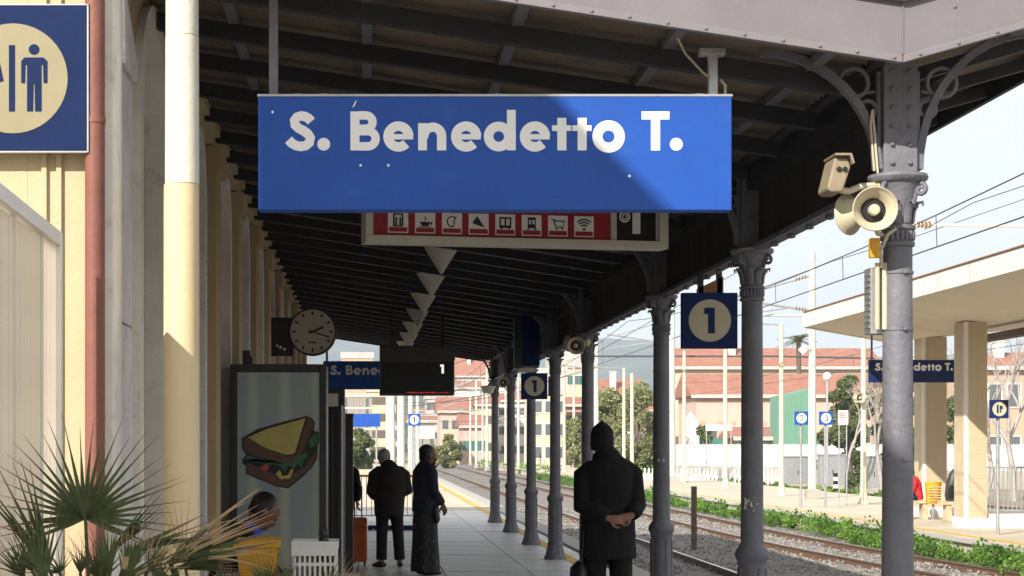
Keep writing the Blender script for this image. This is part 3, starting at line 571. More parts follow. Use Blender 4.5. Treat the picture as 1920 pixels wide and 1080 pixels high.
# red services board behind the name board
a, b = W(684, 455, 12.3), W(1251, 467, 12.72); L_ = math.hypot(b.x - a.x, b.y - a.y); K = L_ / 567; ang = math.atan2(b.y - a.y, b.x - a.x)
t = thing('services_board', 'white framed red board of service pictograms hanging behind the blue name board', 'sign', a, ang); H_ = 118 * K
m = MB(); m.box(0, L_, .01, .14, 0, H_); m.build('case', M['offwhite'], t, False, .006, local=True)
m = MB(); m.box(0, L_, -.03, .009, 0, 14 * K); m.box(0, L_, -.03, .009, H_ - 14 * K, H_); m.box(0, 14 * K, -.03, .009, 14.01 * K, H_ - 14.01 * K); m.box(L_ - 17 * K, L_, -.03, .009, 14.01 * K, H_ - 14.01 * K); m.box(458 * K, 469 * K, -.012, .0095, 14.01 * K, H_ - 14.01 * K); m.build('frame', M['offwhite'], t, False, .004, local=True)
m = MB(); m.box(15 * K, 457 * K, .002, .0085, 15 * K, H_ - 15 * K); m.build('red_panel', M['red'], t, local=True)
m = MB(); m.box(470 * K, 545 * K, .002, .0085, 15 * K, H_ - 15 * K); m.build('black_panel', M['black'], t, local=True)
m = MB(); m.box(500 * K, 515 * K, -.002, .0015, 27 * K, 90 * K); m.stroke([(485 * K + 9 * K * math.cos(a_), 58 * K + 9 * K * math.sin(a_)) for a_ in [2 * math.pi * i / 20 for i in range(20)]], 3 * K, 0, .0015, True); m.stroke([(485 * K + 4 * K * math.cos(a_), 58 * K + 5 * K * math.sin(a_)) for a_ in [2 * math.pi * i / 14 for i in range(14)]], 2 * K, 0, .0015, True); m.build('white_marks', M['letter'], t, local=True)
for i in range(8):
    x0 = (42 + i * 49.5) * K; u = 37 * K; z0 = 19 * K
    m = MB(); m.box(x0, x0 + u, -.002, .0015, z0, z0 + u * 1.02); tl = m.build('pictogram_tile', M['letter'], t, local=True)
    m = MB(); m.box(x0 + .05 * u, x0 + .95 * u, -.004, -.0022, z0 + .05 * u, z0 + .27 * u); m.build('caption_strip', M['red'], tl, local=True)
    m = MB(); X = lambda f: x0 + f * u; Z = lambda f: z0 + f * u
    r_ = lambda a_, b_, c_, d_: m.rect(X(a_), X(b_), Z(c_), Z(d_), -.0045, .002)
    if i == 0: r_(.25, .75, .3, .36); r_(.25, .75, .86, .93); r_(.25, .33, .36, .86); r_(.67, .75, .36, .86); r_(.36, .44, .36, .74); r_(.56, .64, .36, .74)
    elif i == 1: m.poly([(X(.24), Z(.56)), (X(.76), Z(.56)), (X(.66), Z(.36)), (X(.34), Z(.36))], -.0045, -.0025); r_(.76, .86, .42, .54); m.stroke([(X(.48), Z(.62)), (X(.54), Z(.72)), (X(.48), Z(.82))], .05 * u, -.0045, .002); r_(.2, .8, .30, .34)
    elif i == 2: m.stroke([(X(.5) + .24 * u * math.cos(rad(a_)), Z(.6) + .24 * u * math.sin(rad(a_))) for a_ in range(40, 320, 20)], .06 * u, -.0045, .002); m.stroke([(X(.72), Z(.86)), (X(.6), Z(.66)), (X(.62), Z(.45))], .05 * u, -.0045, .002)
    elif i == 3: m.poly([(X(.18), Z(.55)), (X(.42), Z(.9)), (X(.80), Z(.34))], -.0045, -.0025)
    elif i == 4: r_(.2, .8, .36, .48); r_(.2, .8, .80, .88); r_(.2, .28, .48, .8); r_(.46, .54, .48, .8); r_(.72, .8, .48, .8); r_(.25, .37, .3, .36); r_(.63, .75, .3, .36)
    elif i == 5: r_(.3, .7, .38, .56); r_(.3, .7, .78, .90); r_(.3, .36, .56, .78); r_(.47, .53, .56, .78); r_(.64, .7, .56, .78); r_(.26, .4, .3, .37); r_(.6, .74, .3, .37)
    elif i == 6: m.stroke([(X(.16), Z(.84)), (X(.28), Z(.82)), (X(.4), Z(.46)), (X(.78), Z(.46))], .06 * u, -.0045, .002); m.stroke([(X(.34), Z(.76)), (X(.84), Z(.74)), (X(.78), Z(.54))], .06 * u, -.0045, .002); m.disc(X(.44), Z(.37), .05 * u, -.0045, .002, 10); m.disc(X(.72), Z(.37), .05 * u, -.0045, .002, 10)
    else:
        m.disc(X(.5), Z(.38), .07 * u, -.0045, .002, 12)
        for q_ in (.2, .34, .48): m.stroke([(X(.5) + q_ * u * math.cos(rad(a_)), Z(.38) + q_ * u * math.sin(rad(a_))) for a_ in range(45, 136, 10)], .07 * u, -.0045, .002)
    m.build('pictogram', M['black'], tl, local=True)
m = MB(); m.bar((.3, .08, H_), (.3, .08, zr(.4) - a.z), .04, .04); m.build('hanger', M['darkiron'], t, local=True); m = MB(); m.bar((L_ - .3, .08, H_), (L_ - .3, .08, zr(1.9) - a.z - .03), .04, .04); m.build('hanger', M['darkiron'], t, local=True)
# ------------------------------------------------------------------ hanging V-shaped lamps
lab = ['nearest of the row of V-shaped lamps under the canopy roof', 'second of the row of V-shaped lamps', 'third of the row of V-shaped lamps', 'fourth of the row of V-shaped lamps', 'fifth of the row of V-shaped lamps', 'sixth of the row of V-shaped lamps', 'farthest of the row of V-shaped lamps, above the departure board']
mm = MB(); mm.lathe([(.004, -.285), (.016, -.278), (.03, -.255), (.185, -.008), (.188, 0)], 28); lme = mm.mesh('diffuser', M['diffuser'], 50)
for i in range(7):
    y = 18.9 + 2.88 * i; x = .80; t = thing('pendant_lamp', 'pale ' + lab[i], 'lamp', (x, y, CH + 2.12), group='V-shaped lamps under the canopy')
    place('diffuser', lme, t)
    m = MB(); m.lathe([(.192, .001), (.192, .02), (.06, .03)], 24); m.bar((0, 0, .03), (0, 0, zr(x) - t.location.z), .03, .03); m.build('mount', M['charcoal'], t, local=True)
# ------------------------------------------------------------------ clock
c = W(586, 622, 21.8); rC = 45 * 21.8 / F
t = thing('station_clock', 'round white station clock with black hands on a bracket from the wall', 'clock', c)
m = MB(); m.lathe([(rC * .95, .16), (rC, .14), (rC, .0), (rC * .97, -.012), (rC * .93, -.008), (rC * .92, .004)], 40, axis='y'); m.build('case', M['charcoal'], t, 40, local=True)
m = MB(); m.disc(0, 0, rC * .925, -.003, .004, 40); m.build('face', M['clockface'], t, local=True)
for k in range(12):
    m = MB(); a_ = rad(90 - 30 * k); m.bar((rC * .70 * math.cos(a_), -.006, rC * .70 * math.sin(a_)), (rC * .84 * math.cos(a_), -.006, rC * .84 * math.sin(a_)), .022, .003, (0, 1, 0)); m.build('hour_mark', M['black'], t, local=True)
m = MB(); m.rect(-.05, .05, -.14, -.125, -.005, .002); m.build('maker_mark', M['black'], t, local=True)
for (d, l, w) in ((67, .50, .024), (108, .74, .016)):
    a_ = rad(90 - d); m = MB(); m.bar((-.05 * math.cos(a_), -.010 - w * .1, -.05 * math.sin(a_)), (rC * l * math.cos(a_), -.010 - w * .1, rC * l * math.sin(a_)), w, .003, (0, 1, 0)); m.build('hand', M['black'], t, local=True)
m = MB(); m.box(-(c.x - XWALL) + .02, -rC * .8, .04, .12, -.30, .18); m.build('wall_box', M['charcoal'], t, False, .006, local=True)
m = MB(); m.disc(-.40, -.19, .018, .036, .003, 10); m.disc(-.35, -.215, .018, .036, .003, 10); m.disc(-.44, -.17, .014, .036, .003, 10); m.build('white_letters', M['letter'], t, local=True)
# departure board
c = W(712, 648, 27.0); K = 27.0 / F
t = thing('departure_board', 'dark grey departure display with a white 1 and red lettering hanging from the roof', 'display', (c.x, 27.0, c.z))
m = MB(); m.box(0, 140 * K, 0, .42, -93 * K, 0); m.build('case', M['boardgrey'], t, False, .008, local=True)
m = MB(); m.box(3 * K, 136 * K, -.010, -.002, -90 * K, -32 * K); m.build('screen', M['black'], t, False, .003, local=True)
m = MB(); m.box(0, 141 * K, -.03, -.0005, -28 * K, -2 * K); m.build('header', M['boardgrey'], t, False, .004, local=True)
m = MB(); digit(m, '1', 117 * K, -44 * K, 17 * K, -.013); m.build('platform_digit', M['glow_white'], t, local=True)
m = MB(); x = 50
while x < 130: w_ = R.uniform(.7, 2.2); h_ = R.uniform(1.2, 2.2); m.box(x * K, (x + w_) * K, -.013, -.0105, -89 * K, (-89 + h_) * K); x += w_ + R.uniform(.6, 3.0)
m.build('led_text', M['glow_red'], t, local=True)
m = MB()
for k in range(3): m.box(8 * K, 60 * K, -.0125, -.0105, (-48 - 12 * k) * K, (-46.5 - 12 * k) * K)
m.build('row_lines', M['charcoal'], t, local=True)
for x in (22, 118): m = MB(); m.bar((x * K, .2, 0), (x * K, .2, zr(c.x + x * K) - c.z - .02), .05, .05); m.build('hanger', M['darkiron'], t, local=True)
# ------------------------------------------------------------------ loudspeakers, camera
def horn(label, pos, direction, r=.11, l=.17, mount=None, parent_group='grey horn loudspeakers'):
    t = thing('horn_loudspeaker', label, 'loudspeaker', pos, group=parent_group)
    d = Vector(direction).normalized(); q = d.to_track_quat('Z', 'Y').to_matrix()
    def lt(prof, n=26):
        m = MB(); m.lathe(prof, n); m.v = [tuple(q @ Vector(v)) for v in m.v]; return m
    lt([(r * .40, -l), (r * .42, -l * .55), (r * .62, -l * .30), (r * .88, -l * .05), (r, 0), (r * 1.03, .006), (r * .99, .012), (r * .93, .002), (r * .78, -l * .18), (r * .55, -l * .35), (r * .5, -l * .40)]).build('bell', M['hornmat'], t, 50, local=True)
    lt([(r * .56, -l * .33), (r * .52, -l * .30), (r * .40, -l * .36)]).build('throat', M['black'], t, 50, local=True)
    lt([(r * .26, -l * .36), (r * .26, -l * .12), (r * .22, -l * .06), (r * .08, -l * .04)]).build('centre_plug', M['hornmat'], t, 50, local=True)
    lt([(r * .36, -l * 1.5), (r * .45, -l * 1.45), (r * .45, -l), (r * .40, -l * .95)]).build('driver', M['hornmat'], t, 50, local=True)
    if mount:
        m = MB(); e = Vector(mount) - Vector(pos); m.tube([-d * l * .8, -d * l * .8 + (e + d * l * .8) * .5 + Vector((0, 0, -.05)), e], .012, 8); m.build('mount', M['hornmat'], t, 40, local=True)
    return t
horn('cream horn loudspeaker facing the camera on the nearest column', W(1641, 392, 8.72), (-.14, -1, -.02), .108, .19, (XC - .07, 9.0, 2.72))
horn('cream horn loudspeaker turned away down the platform on the nearest column', W(1592, 402, 9.06), (-.55, .75, -.05), .105, .18, (XC - .07, 9.03, 2.72))
horn('horn loudspeaker facing the camera high on the fourth column', W(1080, 648, 21.4), (-.05, -1, -.05), .105, .2, (XC - .07, 21.6, 2.78))
horn('horn loudspeaker facing along the tracks on the fourth column', W(1066, 644, 21.75), (-.8, .6, 0), .10, .2, (XC - .07, 21.7, 2.78))
horn('small horn loudspeaker facing the camera on the seventh column', W(943, 717, 32.9), (-.05, -1, 0), .10, .2, (XC - .07, 33.2, 2.7))
t = thing('dome_lamp', 'white bowl shaped lamp beside the farthest columns', 'lamp', W(915, 731, 36.2))
m = MB(); m.lathe([(.08, -.07), (.11, -.06), (.13, .02), (.16, .05), (.16, .07), (.05, .09)], 18); m.build('bowl', M['offwhite'], t, 40, local=True)
m = MB(); m.tube([(0, 0, .08), (.05, .05, .16), (XC - t.location.x - .06, 37.4 - 36.2, .2)], .015, 8); m.build('arm', M['iron'], t, 40, local=True)
p = W(1570, 335, 8.9); t = thing('security_camera', 'beige security camera above the horn loudspeakers on the nearest column', 'camera', p); t.scale = (.88, .88, .88)
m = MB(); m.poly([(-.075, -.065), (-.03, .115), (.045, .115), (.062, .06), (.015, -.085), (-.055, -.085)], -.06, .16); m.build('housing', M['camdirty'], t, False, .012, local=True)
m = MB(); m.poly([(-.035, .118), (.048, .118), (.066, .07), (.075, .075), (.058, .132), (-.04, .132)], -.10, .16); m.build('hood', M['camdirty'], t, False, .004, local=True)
m = MB()
for (x, z) in ((-.008, .045), (.026, .045)): m.lathe([(.014, 0), (.014, -.012), (.008, -.013)], 14, (x, -.06, z), 'y')
m.build('lens', M['black'], t, 40, local=True)
m = MB(); m.tube([(.02, .08, -.05), (.09, .09, -.06), (.16, .10, -.03), (XC - p.x - .06, .12, -.02)], .02, 10); m.build('arm', M['hornmat'], t, 40, local=True)
# ------------------------------------------------------------------ downpipe, cream pole, white shutter fence
t = thing('red_downpipe', 'dull red downpipe running up the corner of the station wall', 'pipe', (-1.275, 8.25, 0))
m = MB(); m.tube([(0, 0, 0), (0, 0, 7)], .047, 18); m.build('pipe', M['redpipe'], t, 40, local=True)
for z in (1.3, 3.17, 5): m = MB(); m.lathe([(.047, z - .014), (.051, z - .014), (.051, z + .014), (.047, z + .014)], 18); m.bar((0, .03, z), (0, .06, z), .03, .02); m.build('clip', M['redpipe'], t, 40, local=True)
t = thing('cream_pole', 'thick cream pole with pale upper half in front of the station wall', 'pole', (W(340, 500, 8.6).x, 8.6, 0))
zj = W(0, 346, 8.6).z
m = MB(); m.tube([(0, 0, 0), (0, 0, zj - .003)], [.093, .087], 28); m.build('lower_tube', M['cream'], t, 40, local=True)
m = MB(); m.tube([(0.004, 0, zj), (.004, 0, zj + .72)], [.084, .082], 28); m.tube([(.004, 0, zj + .723), (.004, 0, 5.2)], [.081, .079], 28); m.build('upper_tube', M['creamlt'], t, 40, local=True)
xf = -1.405; t = thing('shutter_fence', 'white slatted metal fence panel at the left edge behind the palm', 'fence', (xf, 6.5, 0))
ztop = lambda y: CH + .985 - .02 * (y - 6.5)
y = 4.6
sl_ = MB(); sl_.box(-.006, .006, .002, .071, .05, 2.55); sme = sl_.mesh('slat', M['panelwhite'])
while y < 7.9: o = place('slat', sme, t); o.location = (R.uniform(-.002, .002), y - 6.5, 0); y += .0735
for y in (4.6, 5.95, 6.98, 7.55): m = MB(); m.box(-.012, .016, y - 6.5 - .006, y - 6.5 + .006, 0, 2.6); m.build('stile', M['white'], t, local=True)
m = MB(); m.add([(-.03, 4.6 - 6.5, ztop(4.6) - .06), (.03, 4.6 - 6.5, ztop(4.6) - .06), (.03, 1.46, ztop(7.96) - .06), (-.03, 1.46, ztop(7.96) - .06), (-.03, 4.6 - 6.5, ztop(4.6)), (.03, 4.6 - 6.5, ztop(4.6)), (.03, 1.46, ztop(7.96)), (-.03, 1.46, ztop(7.96))], [(0, 3, 2, 1), (4, 5, 6, 7), (0, 1, 5, 4), (1, 2, 6, 5), (2, 3, 7, 6), (3, 0, 4, 7)]); m.build('top_rail', M['white'], t, local=True)
m = MB(); m.box(-.03, .03, 1.41, 1.46, 0, ztop(7.9) - .061); m.build('end_post', M['white'], t, local=True)
# ------------------------------------------------------------------ advertising machine and cabinets
Ya = 15.0; K = Ya / F; c = W(432, 683, Ya)
t = thing('vending_machine', 'tall black framed machine with a lit panel showing a sandwich drawing', 'vending machine', (c.x + .41, Ya, 0))
xr = 612 * K - VX * K; xl = c.x; zt = c.z
m = MB(); m.box(xl, xr, Ya + .012, Ya + .75, .05, zt); m.build('cabinet', M['black'], t, False, .01)
m = MB(); m.box(xl, xl + 13 * K, Ya - .03, Ya + .011, .05, zt); m.box(xr - 13 * K, xr, Ya - .03, Ya + .011, .05, zt); m.box(xl + 13.1 * K, xr - 13.1 * K, Ya - .03, Ya + .011, zt - 15 * K, zt); m.box(xl + 13.1 * K, xr - 13.1 * K, Ya - .03, Ya + .011, .05, .35); m.build('frame', M['charcoal'], t, False, .005)
m = MB(); m.box(xl + 13.2 * K, xr - 13.2 * K, Ya, Ya + .01, .36, zt - 15.2 * K); m.build('picture_panel', M['adbg'], t)
m = MB(); m.box(xl + 22 * K, xl + 36 * K, Ya + .05, Ya + .2, zt + .001, zt + .12); m.box(xl + 36.5 * K, xl + 41 * K, Ya + .05, Ya + .2, zt + .001, zt + .07); m.build('top_fitting', M['black'], t)
Q = lambda x, y: ((400 + x * .4075 - VX) * K, CH + (VY - 640 - y * .4075) * K)
def art(name, pts, mt, lay, k=t): m = MB(); m.poly([Q(x, y) for x, y in pts], Ya - .001 - lay * .0012, Ya - lay * .0012 + .0002); return m.build(name, M[mt], k)
dr = art('drawing_outline', [(130, 445), (200, 405), (300, 375), (400, 350), (430, 343), (455, 355), (468, 372), (462, 410), (485, 418), (487, 460), (480, 480), (478, 540), (455, 580), (410, 625), (345, 677), (290, 668), (200, 632), (148, 610), (150, 575), (132, 560), (135, 540), (150, 525), (132, 490)], 'ink', 0)
art('lower_bread', [(155, 555), (250, 600), (340, 625), (420, 580), (474, 500), (474, 538), (452, 575), (405, 620), (342, 670), (292, 662), (205, 627), (155, 606)], 'bread', 1, dr)
art('lettuce', [(140, 545), (160, 525), (240, 545), (250, 575), (270, 562), (300, 570), (330, 600), (345, 568), (372, 590), (385, 560), (408, 585), (412, 545), (435, 530), (430, 510), (320, 560), (200, 540)], 'lettuce', 2, dr)
art('lettuce_end', [(440, 460), (465, 425), (484, 422), (484, 455), (470, 482), (445, 488)], 'lettuce', 2, dr)
art('tomato', [(212, 585), (245, 562), (256, 580), (245, 598)], 'tomato', 3, dr)
art('mustard', [(288, 610), (305, 590), (318, 620), (345, 615), (358, 588), (370, 592), (352, 630), (310, 634)], 'mustard', 3, dr)
art('upper_crust', [(136, 450), (150, 440), (340, 525), (380, 520), (432, 350), (450, 358), (462, 375), (440, 450), (400, 520), (360, 560), (320, 560), (200, 530), (150, 515), (138, 485)], 'bread', 4, dr)
art('crust_line', [(150, 440), (340, 530), (380, 524), (435, 350), (425, 348), (300, 382), (200, 412)], 'ink', 5, dr)
art('bread_face', [(158, 441), (250, 402), (424, 354), (376, 512), (362, 520), (335, 522), (240, 490)], 'cheese', 6, dr)
t = thing('dark_cabinet', 'tall dark metal cabinet with white notice standing right behind the sandwich machine', 'cabinet', (W(625, 0, 17.2).x, 17.2, 0))
a, b = W(600, 728, 17.2), W(646, 0, 17.2)
m = MB(); m.box(a.x, b.x, 17.2, 17.7, .03, a.z); m.build('body', M['black'], t, False, .006)
m = MB(); m.box(W(612, 0, 17.2).x, W(634, 0, 17.2).x, 17.185, 17.198, W(0, 762, 17.2).z, W(0, 738, 17.2).z); m.build('notice', M['offwhite'], t)
m = MB()
for x in (604, 620, 633): m.box(W(x, 0, 17.2).x, W(x + 5, 0, 17.2).x, 17.17, 17.198, .05, W(0, 768, 17.2).z)
m.build('door_rib', M['charcoal'], t, False, .003)
m = MB(); x = W(641, 0, 17.1).x; m.tube([(x, 17.1, 0), (x, 17.1, W(0, 760, 17.1).z)], .014, 10); m.build('steel_tube', M['chrome'], t, 40)
a, b = W(648, 780, 21), W(662, 0, 21); t = thing('dark_cabinet', 'narrow black cabinet standing in front of the orange suitcase', 'cabinet', (a.x, 21, 0))
m = MB(); m.box(a.x - .05, b.x, 21, 21.5, .02, a.z); m.build('body', M['black'], t, False, .006)
m = MB(); m.box(a.x - .055, b.x + .005, 20.99, 21.51, a.z + .001, a.z + .03); m.build('top', M['charcoal'], t)
# suitcase
c = W(671.5, 1058, 24); t = thing('suitcase', 'orange hard shell suitcase with raised handle standing on the platform', 'suitcase', (c.x, 24, 0))
m = MB(); m.box(-.125, .125, -.12, .12, .06, .66); m.build('shell', M['orange'], t, False, .03, local=True)
m = MB()
for x in (-.08, -.03, .03, .08): m.box(x - .008, x + .008, -.127, -.118, .1, .62)
m.build('ribs', M['orange'], t, False, .003, local=True)
m = MB(); m.box(-.1265, .1265, -.1215, .1215, .52, .53); m.build('zip_band', M['charcoal'], t, local=True)
m = MB(); m.tube([(-.05, .09, .64), (-.05, .09, 1.08), (.02, .09, 1.1), (.05, .09, 1.08), (.05, .09, .64)], .009, 8); m.build('handle', M['black'], t, 40, local=True)
for (x, y) in ((-.09, -.08), (.09, -.08), (-.09, .08), (.09, .08)): m = MB(); m.lathe([(.03, -.012), (.03, .012)], 12, (x, y, .03), 'x'); m.box(x - .018, x + .018, y - .018, y + .018, .04, .07); m.build('wheel', M['black'], t, local=True)
# smears of white paint on two columns
for (y, z0, sx_) in ((12.43, 1.215, 1.0), (16.26, 1.50, .7)):
    m = MB(); r_ = random.Random(int(y)); f_ = MB()
    for k in range(7):
        a_ = r_.uniform(-.5, .5); z_ = z0 + r_.uniform(-.05, .04); pts = []
        for q in range(5): a_ += r_.uniform(-.14, .14) * sx_; z_ += r_.uniform(-.012, .022); pts.append((XC - .012 + .0785 * math.sin(a_), y - .0785 * math.cos(a_), z_))
        m.tube(pts, [.002, .006 * sx_, .009 * sx_, .005 * sx_, .002], 5)
    c_ = [o for o in C.objects if o.name.startswith('canopy_column') and abs(o.location.y - y) < .01][0]; m.build('paint_smear', M['offwhite'], c_, 40)
# steel railing beyond the people
t = thing('steel_railing', 'light steel railing with orange top rail behind the standing pair', 'railing', (.2, 38, 0))
m = MB(); m.bar((-.5, 38, .98), (1.2, 38, .98), .05, .05); m.build('top_rail', M['yellowpl'], t)
m = MB(); m.bar((-.5, 38, .12), (1.2, 38, .12), .03, .03); m.build('bottom_rail', M['chrome'], t)
m = MB(); m.box(-.008, .008, -.008, .008, .13, .96); bme2 = m.mesh('baluster', M['chrome'])
for k in range(16): o = place('baluster', bme2, t); o.location = (-.65 + k * .11, 0, 0)
# ================================================================== PALMS
def fan_leaf(parent, crown, hub, axis, nrm, spread, n, L, dry=.2, wid=.017, join=.42, seed=0):
    rr = random.Random(seed); axis = Vector(axis).normalized(); nrm = Vector(nrm); nrm = (nrm - axis * nrm.dot(axis)).normalized(); side = axis.cross(nrm)
    m = MB(); m.cur = 0; hub = Vector(hub); crown = Vector(crown)
    mid = crown.lerp(hub, .5) + Vector((0, 0, .03)); m.tube([crown, mid, hub, hub + axis * L * .06], [.010, .008, .006, .004], 6)
    for i in range(n):
        a = rad(-spread + 2 * spread * i / (n - 1) + rr.uniform(-1.2, 1.2)) if n > 1 else 0
        d = (axis * math.cos(a) + side * math.sin(a)).normalized(); l = L * rr.uniform(.9, 1.06) * (1 - .22 * abs(a) / rad(max(spread, 60))); tw = rr.uniform(-.12, .12); dl = rr.choice((0, 0, .2, .4)) if dry < .1 else 0
        sd = (d.cross(nrm) * -1).normalized(); pts = []; bend = rr.uniform(.0, .10) if rr.random() < .85 else rr.uniform(.2, .5)
        for q in (0, .2, .42, .62, .82, 1.0):
            w = wid * (.30 + 3.2 * q if q < .3 else (.62 if q < .5 else .30 * (1.06 - q) / .44)) * .5 * L / .4
            p = hub + d * l * q + nrm * (tw * l * q * q + .03 * L * math.cos(a * 2)) - Vector((0, 0, 1)) * bend * l * q * q
            pts.append((p - sd * w + nrm * w * .55, p, p + sd * w + nrm * w * .55))
        for k in range(5):
            q = k / 5; m.cur = (2 if (q > .75 - dry * .8 or rr.random() < dry * .5) else (1 if q > .45 else 0)) if dry > .3 else (0 if q < .41 + dl else 1)
            A, B = pts[k], pts[k + 1]; m.add([A[0], A[1], A[2], B[0], B[1], B[2]], [(0, 1, 4, 3), (1, 2, 5, 4)])
    return m.build('leaf', [M['leaf'], M['leafmid'], M['leafdry']], parent)
Yp = 6.5
def palm(label, base, loc):
    t = thing('fan_palm', label, 'palm', loc, group='fan palms in pots')
    m = MB(); m.lathe([(.16, 0), (.19, .05), (.24, .36), (.265, .37), (.265, .43), (.23, .43), (.22, .38)], 24); m.build('pot', M['terracotta'], t, 40, local=True)
    m = MB(); m.tube([(0, 0, .3), (0.01, 0, .5), (0, .01, base - .02)], [.075, .07, .05], 12); m.build('trunk', M['bark'], t, 40, local=True)
    return t
c = W(175, 1280, Yp); pa = palm('green fan palm at the lower left in front of the red pipe', c.z, (c.x, Yp, 0)); cr = Vector(c)
wv = lambda x, z, y=0.0: (x, y, z)
fan_leaf(pa, cr, W(160, 972, Yp - .1), wv(.05, 1, .1), (0, -1, .15), 112, 31, .43, .14, .019, seed=1)
fan_leaf(pa, cr, W(92, 1068, Yp), wv(-.44, .9), (.3, -1, .1), 15, 9, .45, .02, .022, seed=2)
fan_leaf(pa, cr, W(80, 1090, Yp - .15), wv(-.1, .95), (.3, -1, .1), 25, 9, .34, .05, .018, seed=22)
fan_leaf(pa, cr, W(213, 1034, Yp - .05), wv(.68, .72, -.1), (-.4, -1, .3), 9, 8, .29, .03, .022, seed=3)
fan_leaf(pa, cr, W(238, 1040, Yp - .1), wv(.93, .36, -.15), (-.2, -1, .6), 7, 8, .36, .05, .024, seed=4)
for k in range(13):
    x = R.uniform(10, 300); fan_leaf(pa, cr, W(x, R.uniform(1060, 1110), Yp + R.uniform(-.3, .1)), wv((x - 165) / 210 + R.uniform(-.3, .3), R.uniform(.3, 1), R.uniform(-.5, .2)), (R.uniform(-.4, .4), -1, .3), R.uniform(20, 70), 13, R.uniform(.14, .26), R.uniform(.05, .35), .017, seed=30 + k)
c = W(385, 1290, 6.9); pb = palm('drier fan palm with straw coloured leaf tips right of the green palm', c.z, (c.x, 6.9, 0)); cr = Vector(c)
fan_leaf(pb, cr, W(318, 1056, 6.6), wv(.88, .48, -.1), (-.3, -1, .4), 24, 15, .47, .62, .020, seed=5)
fan_leaf(pb, cr, W(322, 1058, 6.6), wv(.93, .33, -.15), (-.2, -1, .5), 10, 7, .46, .12, .026, seed=6)
fan_leaf(pb, cr, W(330, 1066, 6.6), wv(1, .08, -.1), (0, -1, .6), 9, 7, .30, .2, .024, seed=7)
fan_leaf(pb, cr, W(345, 1050, 6.8), wv(.1, 1, 0), (0, -1, .3), 38, 11, .29, .85, .010, seed=8)
fan_leaf(pb, cr, W(300, 1060, 6.8), wv(-.1, 1, 0), (0, -1, .3), 30, 7, .24, .7, .011, seed=18)
for k in range(14):
    x = R.uniform(380, 640); fan_leaf(pb, cr, W(x, R.uniform(1085, 1125), 6.9 + R.uniform(-.3, .2)), wv((x - 480) / 260 + R.uniform(-.2, .2), 1, R.uniform(-.3, .2)), (R.uniform(-.4, .4), -1, .3), R.uniform(12, 40), 9, R.uniform(.10, .19), R.uniform(.0, .45), .013, seed=60 + k)
# ------------------------------------------------------------------ table with tub and crate
ZT = .84
t = thing('folding_table', 'small folding table in front of the sandwich machine', 'table', (-.48, 10.8, 0))
m = MB(); m.box(-.95, -.05, 10.5, 11.1, ZT - .025, ZT); m.build('tabletop', M['wallgrey'], t, False, .006)
for x in (-.9, -.1):
    for y in (10.55, 11.05): m = MB(); m.tube([(x, y, 0), (x, y, ZT - .025)], .014, 8); m.build('leg', M['chrome'], t, 40)
K = 10.7 / F
def tub(m, x0, x1, y0, y1, z0, z1, tp=.012, th=.006):
    a = [(x0 + tp, y0 + tp, z0), (x1 - tp, y0 + tp, z0), (x1 - tp, y1 - tp, z0), (x0 + tp, y1 - tp, z0)]; b = [(x0, y0, z1), (x1, y0, z1), (x1, y1, z1), (x0, y1, z1)]
    b2 = [(x0 + th, y0 + th, z1), (x1 - th, y0 + th, z1), (x1 - th, y1 - th, z1), (x0 + th, y1 - th, z1)]; a2 = [(x0 + tp + th, y0 + tp + th, z0 + th), (x1 - tp - th, y0 + tp + th, z0 + th), (x1 - tp - th, y1 - tp - th, z0 + th), (x0 + tp + th, y1 - tp - th, z0 + th)]
    m.add(a + b + b2 + a2, [(3, 2, 1, 0)] + [(i, (i + 1) % 4, 4 + (i + 1) % 4, 4 + i) for i in range(4)] + [(4 + i, 4 + (i + 1) % 4, 8 + (i + 1) % 4, 8 + i) for i in range(4)] + [(8 + i, 8 + (i + 1) % 4, 12 + (i + 1) % 4, 12 + i) for i in range(4)] + [(12, 13, 14, 15)])
a, b = W(440, 1012, 10.65), W(524, 0, 10.65)
t = thing('yellow_tub', 'yellow plastic tub on the table below the seated person', 'tub', ((a.x + b.x) / 2, 10.78, ZT))
m = MB(); tub(m, a.x, b.x, 10.65, 10.95, ZT + .001, a.z, .03); m.build('body', M['yellowpl'], t, False, .006)
m = MB(); m.box(a.x - .008, b.x + .008, 10.642, 10.65, a.z - .05, a.z); m.build('rim', M['yellowpl'], t, False, .004)
a, b = W(548, 1015, 10.6), W(632, 0, 10.6)
t = thing('white_crate', 'white plastic basket with slotted sides on the table', 'crate', ((a.x + b.x) / 2, 10.75, ZT))
m = MB(); m.box(a.x - .006, b.x + .006, 10.592, 10.90, a.z - .025, a.z - .02); m.box(a.x - .006, b.x + .006, 10.592, 10.6, a.z - .088, a.z); m.box(a.x - .006, b.x + .006, 10.9, 10.908, a.z - .05, a.z); m.box(a.x - .006, a.x, 10.6, 10.9, a.z - .05, a.z); m.box(b.x, b.x + .006, 10.6, 10.9, a.z - .05, a.z); m.build('rim', M['white'], t, False, .002)
for k in range(9): x = a.x + .008 + k * (b.x - a.x - .02) / 8.2; m = MB(); m.box(x, x + .014, 10.602, 10.608, ZT + .015, a.z - .05); m.build('slat', M['white'], t)
m = MB(); m.box(a.x, b.x, 10.6, 10.898, ZT + .001, ZT + .015); m.box(a.x, b.x, 10.601, 10.6075, ZT + .08, ZT + .1); m.box(a.x, b.x, 10.892, 10.898, ZT + .015, a.z - .05); m.box(a.x, a.x + .006, 10.61, 10.89, ZT + .015, a.z - .05); m.box(b.x - .006, b.x, 10.61, 10.89, ZT + .015, a.z - .05); m.build('walls', M['white'], t)
c = W(607, 1015, 10.75); t = thing('black_jar', 'small black jar standing in the white basket', 'jar', (c.x, 10.75, ZT + .016))
